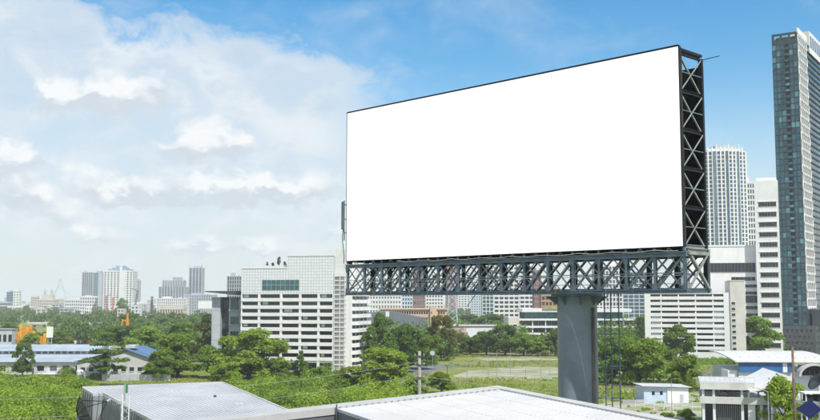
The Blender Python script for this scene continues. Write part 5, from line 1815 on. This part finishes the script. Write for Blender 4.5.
fl = B('post_fence', 'low wire fence of concrete posts behind the gravel yard', 470, 556, 395, R(0), cat='fence')
for k in range(26):
    x = fl.w * k / 25
    fl.pc('post', M_conc, x - 0.09, x + 0.09, -0.09, 0.09, 0, 1.7)
for z in (0.5, 1.0, 1.5):
    fl.pc('strand', M_grey, 0, fl.w, 0.1, 0.13, z, z + 0.03)
sh = B('small_shed', 'small flat-roofed white shed with pale blue left half on the lot', 642, 686, 252, R(4), cat='shed', depth=7)
r = sh.root
w = sh.w
hs_ = sh.z(386.5, w / 2)
M_shedb = mat('pale_blue_shed_panel', (0.50, 0.60, 0.72), 0.7, var=0.08, scale=0.4, dirt=0.2)
MB().box(0, w * 0.52, 0.0, 7, 0, hs_ - 0.1).build('blue_wall', M_shedb, r)
MB().box(w * 0.52, w, -0.25, 7, 0, hs_ - 0.25).build('white_wall', M_white, r)
q = MB()
pts = [(-0.6, -0.9, hs_ + 0.15), (w + 0.6, -0.9, hs_ - 0.2), (w + 0.6, 7.5, hs_ - 0.1), (-0.6, 7.5, hs_ + 0.25)]
q.v += pts + [(a, b, c + 0.14) for a, b, c in pts]
q.f += [(0, 3, 2, 1), (4, 5, 6, 7), (0, 1, 5, 4), (1, 2, 6, 5), (2, 3, 7, 6), (3, 0, 4, 7)]
q.build('roof', M_lgrey, r)
for x in (0.18, 0.36):
    sh.pc('window', G_dark, w * x, w * x + 0.7, -0.05, 0.02, hs_ * 0.5, hs_ * 0.72)
sh.pc('door', M_pgrey, w * 0.80, w * 0.88, -0.3, -0.24, 0, 2.1)
MB().box(-5.5, -0.1, -0.3, 0, 0, 0.9).build('yard_wall', M_grey, r)
# white pipes and frames on the yard in front of the shed
for i in range(7):
    p = ground(640 + i * 9.5, 407 + (i * 7 % 5))
    y_ = thing('gate_frame', ('white tubular frame on the yard before the shed, %s from the left' % 'first second third fourth fifth sixth seventh'.split()[i]), 'frame', p, R(rnd.uniform(-25, 25)), 'tubular frames on the yard')
    for x in (-1.1, 1.1):
        MB().tube((x, 0, 0), (x, 0, 1.5), 0.06, n=6).build('upright', M_white, y_)
    for z in (0.5, 1.45):
        MB().tube((-1.1, 0, z), (1.1, 0, z), 0.05, n=6).build('bar', M_white, y_)

# ================================================================== RIGHT FOREGROUND
M_bluef = mat('deep_blue_fascia', (0.035, 0.14, 0.36), 0.5, var=0.1, scale=0.3)
M_redl = mat('red_trim', (0.45, 0.06, 0.04), 0.6)
M_roofw = mat('white_metal_roof', (0.72, 0.71, 0.68), 0.5, var=0.06, scale=0.3, dirt=0.08)
# hall with the vaulted white roof and blue fascia
vh = B('vaulted_hall', 'white vaulted-roof hall with deep blue fascia and red line', 737, 830, 262, R(-4), depth=30)
r = vh.root
w = vh.w
z1, z0_ = vh.z(362.5, w * .3), vh.z(372, w * .3)
ztp = vh.z(352.5, w * .5)
MB().box(0, w, 0.5, 30, 0, z0_).build('wall', M_white, r)
MB().box(0, vh.x(780), -0.1, 0.45, z0_, z1).build('blue_fascia', M_bluef, r)
MB().box(vh.x(780.5), vh.x(785), -0.1, 0.45, z0_, z1).build('white_panel', M_white2, r)
MB().box(vh.x(785.3), vh.x(790), -0.1, 0.45, z0_, z1).build('blue_panel', M_bluef, r)
MB().box(-0.3, vh.x(793), -0.35, 0.5, z1 + 0.02, z1 + 0.24).build('red_trim', M_redl, r)
rf = MB()
nn = 14
prf = []
for k in range(nn + 1):
    f = k / nn
    prf.append((-0.8 + 30 * f, z1 + 0.27 + 1.5 * math.sin(math.pi * (0.03 + 0.94 * f) * 0.62)))
for k in range(nn):
    (ya, za_), (yb2, zb2) = prf[k], prf[k + 1]
    rf.face((-1.0, ya, za_), (w + 1, ya, za_), (w + 1, yb2, zb2), (-1.0, yb2, zb2))
    rf.face((-1.0, ya, za_ - 0.25), (-1.0, yb2, zb2 - 0.25), (w + 1, yb2, zb2 - 0.25), (w + 1, ya, za_ - 0.25))
rf.face((-1, prf[0][0], prf[0][1] - .25), (w + 1, prf[0][0], prf[0][1] - .25), (w + 1, *prf[0]), (-1, *prf[0]))
for k in range(nn):
    (ya, za_), (yb2, zb2) = prf[k], prf[k + 1]
    rf.face((-1, ya, za_), (-1, yb2, zb2), (-1, yb2, zb2 - .25), (-1, ya, za_ - .25))
rf = rf.build('roof', M_roofw, r)
for i in range(18):
    x = -0.8 + (w + 1.6) * i / 17
    b = MB()
    for k in range(nn):
        b.beam((x, prf[k][0], prf[k][1] + 0.03), (x, prf[k + 1][0], prf[k + 1][1] + 0.03), 0.1, 0.08)
    b.build('seam', M_roofw, rf)
for k in range(9):
    vh.pc('roof_light', M_white2, vh.x(745) + k * 2.4, vh.x(745) + k * 2.4 + 0.5, 6.0, 6.5, prf[3][1] + 0.2, prf[3][1] + 0.5)
MB().box(-2.6, -0.2, 1, 8, 0, z0_ + 0.3).build('annex', M_white, r)
# arched entrance on the right
ax0, ax1 = vh.x(795), vh.x(823)
am = MB()
for k in range(16):
    a0, a1 = math.pi * k / 16, math.pi * (k + 1) / 16
    cx, rx, rzv = (ax0 + ax1) / 2, (ax1 - ax0) / 2, (z1 - z0_) * 0.9 + 0.5
    for rr0, rr1 in ((1.0, 1.16),):
        p = [(cx - rx * q * math.cos(a), z0_ - 0.8 + rzv * q * math.sin(a)) for q, a in ((rr0, a0), (rr1, a0), (rr1, a1), (rr0, a1))]
        am.face(*[(x, -3.2, z) for x, z in p])
        am.face((p[1][0], -3.2, p[1][1]), (p[1][0], 0.4, p[1][1]), (p[2][0], 0.4, p[2][1]), (p[2][0], -3.2, p[2][1]))
        am.face((p[0][0], -3.2, p[0][1]), (p[3][0], -3.2, p[3][1]), (p[3][0], 0.4, p[3][1]), (p[0][0], 0.4, p[0][1]))
am.build('arch', M_lgrey, r)
MB().box(ax0 + 0.3, ax1 - 0.3, 0.35, 0.48, z0_ - 0.8, z1 - 0.6).build('doorway', M_dark, r)
for k in range(6):
    vh.pc('balustrade', M_redl, ax0 + 0.5 + k * 1.2, ax0 + 0.62 + k * 1.2, -0.4, -0.28, z0_ - 0.8, z0_ + 0.4)

# two-deck white structure
dk = B('deck_structure', 'white two-level concrete deck structure with dark open bays at lower right', 698, 778, 196, R(-15), depth=20)
r = dk.root
w = dk.w
za1, za0 = dk.z(381.5, 0), dk.z(389, 0)
zb1, zb0 = dk.z(396, 0), dk.z(403, 0)
xa = dk.x(752)
MB().box(0, xa, 0, 22, za0 + 0.5, za1 - 0.5).build('upper_deck', M_lgrey, r)
MB().box(-0.05, xa, -0.2, 0.0, za0, za1).build('upper_parapet', M_wallw, r)
MB().box(0, w, 0, 22, zb0 + 0.4, zb1 - 0.4).build('lower_deck', M_lgrey, r)
MB().box(-0.05, w, -0.25, 0.0, zb0, zb1).build('lower_parapet', M_wallw, r)
MB().box(0.5, w - 0.5, 17, 17.4, 0, za0 + 0.4).build('back_wall', M_dgrey, r)
for k, px in enumerate((699.5, 710, 738, 745, 757, 770)):
    x = dk.x(px)
    dk.pc('post', M_white, x, x + (1.3 if k == 3 else 0.5), 0.3, 1.0, 0, zb0 + 0.4)
    if px < 750:
        dk.pc('post', M_white, x, x + 0.45, 0.3, 1.0, zb1 - 0.4, za0 + 0.5)
for k in range(14):
    x = dk.x(711) + k * 0.36
    dk.pc('barred_gate', M_grey, x, x + 0.08, 1.1, 1.18, 0, zb0 - 0.3)
for k in range(12):
    x = xa * k / 11
    dk.pc('rail_post', M_lgrey, x, x + 0.06, 0.1, 0.16, za1, za1 + 0.9)
dk.pc('hand_rail', M_lgrey, 0, xa, 0.1, 0.16, za1 + 0.9, za1 + 0.97)
# cars parked in the open bays
def car(label, px, z, yoff, m):
    x0 = dk.x(px)
    P = dk.P + Vector((math.cos(dk.rot), math.sin(dk.rot), 0)) * x0 + Vector((-math.sin(dk.rot), math.cos(dk.rot), 0)) * yoff
    c_ = thing('parked_car', label, 'car', (P.x, P.y, z), dk.rot + R(90), 'cars in the deck structure')
    b = MB()
    prof = [(-2.1, .35), (2.1, .35), (2.15, .75), (1.9, .9), (1.0, 1.0), (0.45, 1.42), (-1.2, 1.45), (-1.75, 1.0), (-2.1, .9)]
    n = len(prof)
    b.v += [(x, -0.85, z_) for x, z_ in prof] + [(x, 0.85, z_) for x, z_ in prof]
    b.f += [tuple(range(n)), tuple(reversed(range(n, 2 * n)))] + [(i, i + n, (i + 1) % n + n, (i + 1) % n) for i in range(n)]
    b.build('body', m, c_)
    MB().face((0.98, -0.75, 1.03), (0.98, 0.75, 1.03), (0.5, 0.7, 1.41), (0.5, -0.7, 1.41)).face((-1.72, .75, 1.05), (-1.72, -.75, 1.05), (-1.24, -.7, 1.42), (-1.24, .7, 1.42)).build('window', G_dark, c_)
    for x in (-1.35, 1.35):
        for y in (-0.8, 0.8):
            MB().tube((x, y - 0.1, 0.33), (x, y + 0.1, 0.33), 0.33, n=14).build('wheel', M_dgrey, c_)
    for y in (-0.6, 0.6):
        MB().box(-2.14, -2.1, y - 0.15, y + 0.15, 0.75, 0.87).build('headlight', M_redl, c_)
car('white car under the right bays of the deck structure', 748, 0, 5, M_white2)
car('dark car parked left of the white one under the deck', 729, 0, 6, M_dgrey)
car('grey car on the upper level of the deck structure', 722, zb1 - 0.4, 6, M_pgrey)
# curved white canopy sweeping down over the decks
cv = B('curved_canopy', 'white canopy sweeping down in a curve over the deck structure', 741, 779, 196, R(-3), cat='canopy')
w = cv.w
c_ = MB()
N_ = 16
def cvz(f):
    return cv.z(388.5 - 14.5 * f ** 1.6, 0)
for k in range(N_):
    f0, f1 = k / N_, (k + 1) / N_
    for (dz, fl_) in ((0.0, 1), (-0.35, -1)):
        p = [(w * f0, -4, cvz(f0) + dz), (w * f1, -4, cvz(f1) + dz), (w * f1, 12, cvz(f1) + dz + 0.5), (w * f0, 12, cvz(f0) + dz + 0.5)]
        c_.face(*(p if fl_ > 0 else p[::-1]))
    c_.face((w * f0, -4, cvz(f0) - .35), (w * f1, -4, cvz(f1) - .35), (w * f1, -4, cvz(f1)), (w * f0, -4, cvz(f0)))
c_.build('shell', M_roofw, cv.root, True)
for k in range(4):
    x = w * (0.1 + 0.27 * k)
    cv.pc('post', M_lgrey, x, x + 0.25, 0, 0.25, 0, cvz(0.1 + 0.27 * k) - 0.3)
# poles
pp_ = thing('timber_pole', 'tall brown timber pole in front of the vaulted hall', 'pole', (at(792.5, 350, 150).x, 150, 0), 0.2)
hh = at(792.5, 347, 150).z
MB().tube((0, 0, 0), (0, 0, hh), 0.27, 0.17, n=10).build('shaft', mat('brown_timber', (0.19, 0.135, 0.095), 0.9, var=0.2, scale=1.5), pp_, True)
for z in (hh - 0.7, hh - 1.6):
    MB().tube((0.16, -0.1, z), (0.4, -0.1, z + 0.05), 0.06, n=8).build('insulator', M_lgrey, pp_)
lp = thing('street_lamp', 'thin grey street lamp beside the deck structure and green tree', 'lamp post', (at(766.5, 350, 150).x, 150, 0), 0)
hh = at(766.5, 391, 150).z
MB().tube((0, 0, 0), (0, 0, hh), 0.09, 0.06, n=8).build('pole', M_grey, lp)
MB().tube((0, 0, hh - 0.1), (-1.6, 0, hh + 0.5), 0.05, n=6).build('arm', M_grey, lp)
MB().box(-2.2, -1.5, -0.12, 0.12, hh + 0.42, hh + 0.56).build('lamp_head', M_lgrey, lp)
# blue diamond board and the dish behind it
M_navy = mat('navy_board', (0.012, 0.018, 0.11), 0.5, var=0.12, scale=1.0)
Yd = 60
dpz = at(809, 409, Yd)
ds = thing('diamond_board', 'dark blue diamond-shaped board at the lower right corner', 'sign', (dpz.x, dpz.y, 14.0), R(-6))
hw, hv = 12.5 / F * Yd, 9.5 / F * Yd
q = MB()
zc_ = dpz.z - 14.0
pts = [(-hw, zc_), (0.05, zc_ - hv), (hw, zc_), (0.05, zc_ + hv)]
q.v += [(x, -0.05, z) for x, z in pts] + [(x, 0.05, z) for x, z in pts]
q.f += [(0, 1, 2, 3), (7, 6, 5, 4)] + [(i, i + 4, (i + 1) % 4 + 4, (i + 1) % 4) for i in range(4)]
q.build('panel', M_navy, ds)
MB().tube((0.0, 0.12, 0), (0.0, 0.12, zc_ + hv * 0.7), 0.06, n=8).build('post', M_grey, ds)
# the roof it and the dish stand on
ann = B('corner_roof', 'low flat roof of a near building just below the lower right corner', 800, 860, 55, R(-4), depth=16)
MB().box(0, ann.w, 0, 16, 0, 14.0).build('wall', M_grey, ann.root)
MB().box(-0.1, ann.w + 0.1, -0.1, 16.1, 14.0 - 0.25, 14.0 - 0.002).build('roof', M_lgrey, ann.root)
Ydd = 66
dp_ = at(814, 383, Ydd)
di = thing('satellite_dish', 'dark satellite dish on a white frame at the right edge', 'dish', (dp_.x + 0.25, dp_.y, 14.0), R(0))
zd = dp_.z - 14.0
aim = Matrix.Rotation(R(-52), 4, 'Y') @ Matrix.Rotation(R(12), 4, 'X')
dd_ = MB().lathe([(0.02, 0.0), (0.3, 0.03), (0.6, 0.12), (0.85, 0.25), (0.9, 0.29), (0.87, 0.31), (0.6, 0.16), (0.3, 0.07), (0.02, 0.04)], 28)
dd_.v = [tuple(aim @ (Vector(v) * 0.7) + Vector((0, 0, zd))) for v in dd_.v]
dd_.build('reflector', M_dgrey, di, True)
for a in (0.5, 2.6, 4.7):
    p0 = aim @ Vector((0.6 * math.cos(a), 0.6 * math.sin(a), 0.2)) + Vector((0, 0, zd))
    p1 = aim @ Vector((0, 0, 0.7)) + Vector((0, 0, zd))
    MB().tube(p0, p1, 0.018, n=6).build('strut', M_black, di)
MB().tube((0.05, 0, 0), (0.05, 0, zd), 0.07, n=8).build('mast', M_white, di)
# white rack under the dish
rk = thing('white_rack', 'white steel rack with cables below the dark dish at right edge', 'rack', (dp_.x + 0.1, dp_.y - 1.5, 14.0), 0)
zrk = at(812, 393, Ydd - 1.5).z - 14.0
for x in (-1.4, 1.6):
    for y in (-0.4, 0.4):
        MB().tube((x, y, 0), (x, y, zrk), 0.05, n=6).build('leg', M_white, rk)
MB().box(-1.55, 1.8, -0.55, 0.55, zrk, zrk + 0.09).build('tray', M_white2, rk)
for k in range(5):
    MB().box(-1.3 + k * 0.62, -0.95 + k * 0.62, -0.4, 0.4, zrk - 0.5, zrk - 0.08).build('unit_box', M_black, rk)
MB().box(1.0, 1.6, -0.2, 0.2, zrk + 0.09, zrk + 2.0).build('cabinet', M_white2, rk)

# ================================================================== FOREGROUND ROOFS
M_rfw = mat('white_sheet_roof', (0.57, 0.57, 0.57), 0.45, var=0.06, scale=0.25, dirt=0.12, spec=0.4)
M_rfg = mat('pale_grey_flat_roof', (0.50, 0.51, 0.52), 0.7, var=0.11, scale=0.22, dirt=0.18, bump=0.15, bscale=1.5)
M_flash = mat('pale_flashing', (0.47, 0.465, 0.445), 0.5, var=0.08, scale=0.8)
M_gut = mat('shade_darkened_gutter', (0.16, 0.165, 0.175), 0.7, var=0.15, scale=0.6)  # shade below the parapet and the step is put into this grey
Cc = at(490, 388, 50.0)
Lc = at(200, 420.5, 44.0)
Rc = at(655, 420.5, 38.2)
vL = (Lc - Cc)
vR = (Rc - Cc)
wr = thing('white_roof_building', 'near building with wide white ribbed metal roof below the billboard', 'building', (Cc.x, Cc.y, 0), 0)
O = Vector((Cc.x, Cc.y, 0))
def rp(a, b, dz=0.0):
    """point of the roof plane: a along the back edge to the left, b towards the viewer; 1 = where the frame ends"""
    return Cc + vL * a + vR * b + Vector((0, 0, dz)) - O
# where the sheet roof stops on the left, along the line towards the viewer
e0 = at(343, 410.5, 46.0)
def solve(px, py):
    """roof-plane coordinates of a photo pixel"""
    d = ray(px, py)
    M3 = Matrix((( vL.x, vR.x, -d.x), (vL.y, vR.y, -d.y), (vL.z, vR.z, -d.z)))
    s_ = M3.inverted() @ (Vector((0, 0, CAMZ)) - Cc)
    return s_[0], s_[1]
aE, bE = solve(343, 410.5)
aD, bD = solve(495, 390.5)
bb0 = bD                      # inner edge of the flashing along the back
NR = 30
bmax = 2.3
sheet_ = MB()
pts = [rp(-0.0, bb0), rp(aE, bb0), rp(aE, bmax), rp(0.0, bmax)]
sheet_.v += [tuple(p) for p in pts] + [tuple(p - Vector((0, 0, 0.12))) for p in pts]
sheet_.f += [(0, 1, 2, 3), (7, 6, 5, 4)] + [(i, i + 4, (i + 1) % 4 + 4, (i + 1) % 4) for i in range(4)]
sh_ = sheet_.build('roof_sheet', M_rfw, wr)
nrib = 90
for k in range(nrib):
    b = bb0 + (bmax - bb0) * (k + 0.5) / nrib
    stick('roof_rib', sh_, M_rfw, rp(0.004, b, 0.012), rp(aE, b, 0.012), 0.05, 0.035)
for k in range(1, 6):
    stick('lap_joint', sh_, M_rfw, rp(aE * k / 6, bb0, 0.004), rp(aE * k / 6, bmax, 0.004), 0.03, 0.012)
# flashing and parapet cap along the back edge, running on to the left
cap = MB()
aend = 1.6
pts = [rp(-0.004, -0.012), rp(aend, -0.012), rp(aend, bb0), rp(-0.004, bb0)]
cap.v += [tuple(p + Vector((0, 0, 0.06))) for p in pts] + [tuple(p - Vector((0, 0, 0.25))) for p in pts]
cap.f += [(0, 1, 2, 3), (7, 6, 5, 4)] + [(i, i + 4, (i + 1) % 4 + 4, (i + 1) % 4) for i in range(4)]
cp_ = cap.build('parapet_cap', M_flash, wr)
for k in range(26):
    p = rp(0.02 + (aE - 0.03) * k / 25, bb0 + 0.004, 0.09)
    piece('sheet_end_plug', sh_, M_grey, p.x - 0.05, p.x + 0.05, p.y - 0.03, p.y + 0.03, p.z - 0.05, p.z + 0.0)
# verge flashing on the right
vg = MB()
pts = [rp(-0.035, -0.01), rp(0.0, -0.01), rp(0.0, bmax), rp(-0.035, bmax)]
vg.v += [tuple(p + Vector((0, 0, 0.075))) for p in pts] + [tuple(p - Vector((0, 0, 0.3))) for p in pts]
vg.f += [(0, 1, 2, 3), (7, 6, 5, 4)] + [(i, i + 4, (i + 1) % 4 + 4, (i + 1) % 4) for i in range(4)]
vg.build('verge_flashing', M_flash, wr)
p = rp(-0.05, 0.97)
MB().box(p.x - 0.1, p.x + 0.75, p.y - 0.3, p.y + 0.3, p.z - 0.42, p.z - 0.02).build('gutter_outlet', M_dgrey, wr)
# lower gutter roof left of the sheets, and walls
lowr = MB()
MB().face(rp(aE, bb0 - 0.004, -0.2), rp(aend, bb0 - 0.004, -0.2), rp(aend, bb0 - 0.004, -1.0), rp(aE, bb0 - 0.004, -1.0)).build('parapet_inner_face', M_gut, wr)
pts = [rp(aE, bb0, -0.5), rp(aend, bb0, -0.35), rp(aend, bmax, -0.35), rp(aE, bmax, -0.5)]
lowr.v += [tuple(p) for p in pts] + [tuple(p - Vector((0, 0, 0.2))) for p in pts]
lowr.f += [(0, 1, 2, 3), (7, 6, 5, 4)] + [(i, i + 4, (i + 1) % 4 + 4, (i + 1) % 4) for i in range(4)]
lowr.build('gutter_roof', M_gut, wr)
MB().face(rp(aE, bb0, -0.13), rp(aE, bmax, -0.13), rp(aE, bmax, -0.6), rp(aE, bb0, -0.6)).build('step_flashing', M_gut, wr)
bx = [rp(-0.02, 0), rp(aend, 0), rp(aend, bmax), rp(-0.02, bmax)]
MB().prism([(p.x, p.y) for p in bx], 0, [p.z - 0.72 for p in bx]).build('wall', M_lgrey, wr)
# small vent pipe on the apex of the step
p = rp(aE + 0.004, bb0 + 0.01)
MB().tube((p.x, p.y, p.z - 0.4), (p.x, p.y, p.z + 0.22), 0.03, n=8).build('vent_pipe', M_dgrey, wr)

# grey flat-roofed building on the left
zG = 18.6
def gp(px, py):
    return ground(px, py, zG)
f_l, f_r, n_r, n_l = gp(82, 387), gp(222, 382), gp(292, 412), gp(158, 425)
gr = thing('grey_roof_building', 'near grey building with pale flat roof at the lower left', 'building', (f_l.x, f_l.y, 0), 0)
O2 = Vector((f_l.x, f_l.y, 0))
ex_n = (n_l - f_l)
n_l2 = f_l + ex_n * 1.25
n_r2 = f_r + (n_r - f_r) * 1.2
k1, k2 = gp(93, 393.5), gp(103.5, 393)
outline = [f_l, k1, k2, n_l2, n_r2, f_r]
pl2 = [((q_ - O2).x, (q_ - O2).y) for q_ in outline]
MB().prism(pl2, zG - 0.18, zG).build('roof_slab', M_rfg, gr)
cen = Vector((sum(p[0] for p in pl2) / 6, sum(p[1] for p in pl2) / 6))
M_gw = mat('ribbed_grey_wall', (0.30, 0.315, 0.33), 0.7, var=0.1, scale=0.5, dirt=0.25)
ins = [(p[0] + (cen.x - p[0]) * 0.012, p[1] + (cen.y - p[1]) * 0.012) for p in pl2]
MB().prism(ins, 0, zG - 0.19).build('wall', M_gw, gr)
for (ia, ib, n) in ((0, 1, 5), (1, 2, 5), (2, 3, 34)):
    a, b = Vector((*pl2[ia], 0)), Vector((*pl2[ib], 0))
    for k in range(n):
        p = a.lerp(b, (k + 0.5) / n)
        stick('wall_rib', gr, M_gw, (p.x, p.y, 8), (p.x, p.y, zG - 0.2), 0.1, 0.1)
# lap seams of the roof felt
for k in range(1, 7):
    a = (f_l.lerp(n_l2, k / 7) - O2)
    b = (f_r.lerp(n_r2, k / 7) - O2)
    stick('roof_seam', gr, M_flash, (a.x, a.y, zG + 0.008), (b.x, b.y, zG + 0.008), 0.07, 0.016)
for k in range(1, 34):
    a = f_l.lerp(f_r, k / 34) - O2
    b = n_l2.lerp(n_r2, k / 34) - O2
    stick('roof_rib', gr, M_rfg, (a.x, a.y, zG + 0.006), (b.x, b.y, zG + 0.006), 0.05, 0.03)
for (pa, pb) in ((f_l, f_r), (f_r, n_r2)):
    a, b = pa - O2, pb - O2
    stick('roof_edge', gr, M_flash, (a.x, a.y, zG + 0.02), (b.x, b.y, zG + 0.02), 0.16, 0.05)
p = gp(215, 397) - O2
MB().tube((p.x, p.y, zG), (p.x, p.y, zG + 0.14), 0.10, n=10).build('roof_drain', M_dgrey, gr)
for (px, py) in ((176, 391), (240, 404)):
    p = gp(px, py) - O2
    MB().box(p.x - 0.25, p.x + 0.25, p.y - 0.15, p.y + 0.15, zG, zG + 0.06).build('roof_patch', M_lgrey, gr)

# lattice mast with a green top standing before the grey roof
Ym = 46
pm_ = at(124.5, 400, Ym)
ms = thing('lattice_mast', 'slim white lattice mast with green tip in front of the grey roof', 'mast', (pm_.x, Ym, 0), 0.4)
hm = at(124.5, 395, Ym).z
for k in range(3):
    a = k * 2 * math.pi / 3
    MB().tube((0.2 * math.cos(a), 0.2 * math.sin(a), 0), (0.2 * math.cos(a), 0.2 * math.sin(a), hm), 0.03, n=6).build('leg', M_white, ms)
for k in range(18):
    z = hm - 0.2 - k * 0.35
    for j in range(3):
        a, b = j * 2 * math.pi / 3, (j + 1) * 2 * math.pi / 3
        stick('lattice_bar', ms, M_white, (0.2 * math.cos(a), 0.2 * math.sin(a), z), (0.2 * math.cos(b), 0.2 * math.sin(b), z - 0.3), 0.02, shape='rod')
MB().tube((0, 0, hm - 0.3), (0, 0, at(124.5, 384, Ym).z), 0.04, n=8).build('tip_rod', M_grey, ms)
MB().tube((0.09, 0, at(124, 393, Ym).z), (0.09, 0, at(124, 384.5, Ym).z), 0.05, n=8).build('green_sleeve', mat('green_plastic', (0.03, 0.30, 0.07), 0.5), ms)
# black mesh dish at the bottom left
Yb = 43
pb_ = at(78, 416, Yb)
bd = thing('mesh_dish', 'black mesh satellite dish seen edge-on at the lower left', 'dish', (pb_.x, pb_.y, 0), 0)
zq = pb_.z
aim = Matrix.Rotation(R(62), 4, 'Y') @ Matrix.Rotation(R(-18), 4, 'X')
R0 = 0.75
for k in range(14):
    a = 2 * math.pi * k / 14
    pr = None
    b = MB()
    for s_ in range(7):
        q = s_ / 6
        v = aim @ Vector((R0 * q * math.cos(a), R0 * q * math.sin(a), 0.42 * q * q)) + Vector((0, 0, zq))
        if pr is not None:
            b.tube(pr, v, 0.014, n=5, cap=False)
        pr = v
    b.build('rib', M_black, bd)
mesh_ = MB().lathe([(R0 * q / 6 + 0.005, 0.42 * (q / 6) ** 2 + 0.004) for q in range(7)], 28)
mesh_.v = [tuple(aim @ Vector(v) + Vector((0, 0, zq))) for v in mesh_.v]
M_mesh = bpy.data.materials.new('fine_black_mesh')
M_mesh.use_nodes = True
t = G(M_mesh.node_tree)
tr = t.node('ShaderNodeBsdfTransparent')
mx = t.node('ShaderNodeMixShader')
pbs = M_mesh.node_tree.nodes['Principled BSDF']
pbs.inputs['Base Color'].default_value = (0.03, 0.03, 0.035, 1)
mx.inputs[0].default_value = 0.6
t.l.new(tr.outputs[0], mx.inputs[1])
t.l.new(pbs.outputs[0], mx.inputs[2])
t.l.new(mx.outputs[0], M_mesh.node_tree.nodes['Material Output'].inputs['Surface'])
mesh_.build('mesh', M_mesh, bd)
for a in (0.3, 2.4, 4.5):
    p0 = aim @ Vector((R0 * math.cos(a), R0 * math.sin(a), 0.42)) + Vector((0, 0, zq))
    p1 = aim @ Vector((0, 0, 1.3)) + Vector((0, 0, zq))
    MB().tube(p0, p1, 0.018, n=6).build('strut', M_black, bd)
p1 = aim @ Vector((0, 0, 1.3)) + Vector((0, 0, zq))
MB().tube(p1, p1 + (aim.to_3x3() @ Vector((0, 0, 0.16))), 0.06, n=8).build('feed_horn', M_grey, bd)
MB().tube((0, 0, 0), (0, 0, zq), 0.08, n=8).build('mast', M_grey, bd)

# ================================================================== HAZE
def haze():
    m = bpy.data.materials.new('pale_air')
    m.use_nodes = True
    nt = m.node_tree
    for n in list(nt.nodes):
        nt.nodes.remove(n)
    v = nt.nodes.new('ShaderNodeVolumePrincipled')
    v.inputs['Color'].default_value = (0.90, 0.935, 1.0, 1)
    v.inputs['Density'].default_value = HAZE
    v.inputs['Anisotropy'].default_value = 0.0
    o = nt.nodes.new('ShaderNodeOutputMaterial')
    nt.links.new(v.outputs[0], o.inputs['Volume'])
    b = MB().box(-15000, 15000, -1600, 17000, -1.0, 190.0).build('haze', m)
    tag(b, 'pale haze over the far city', 'haze', kind='stuff')
HAZE = 0.00013
haze()
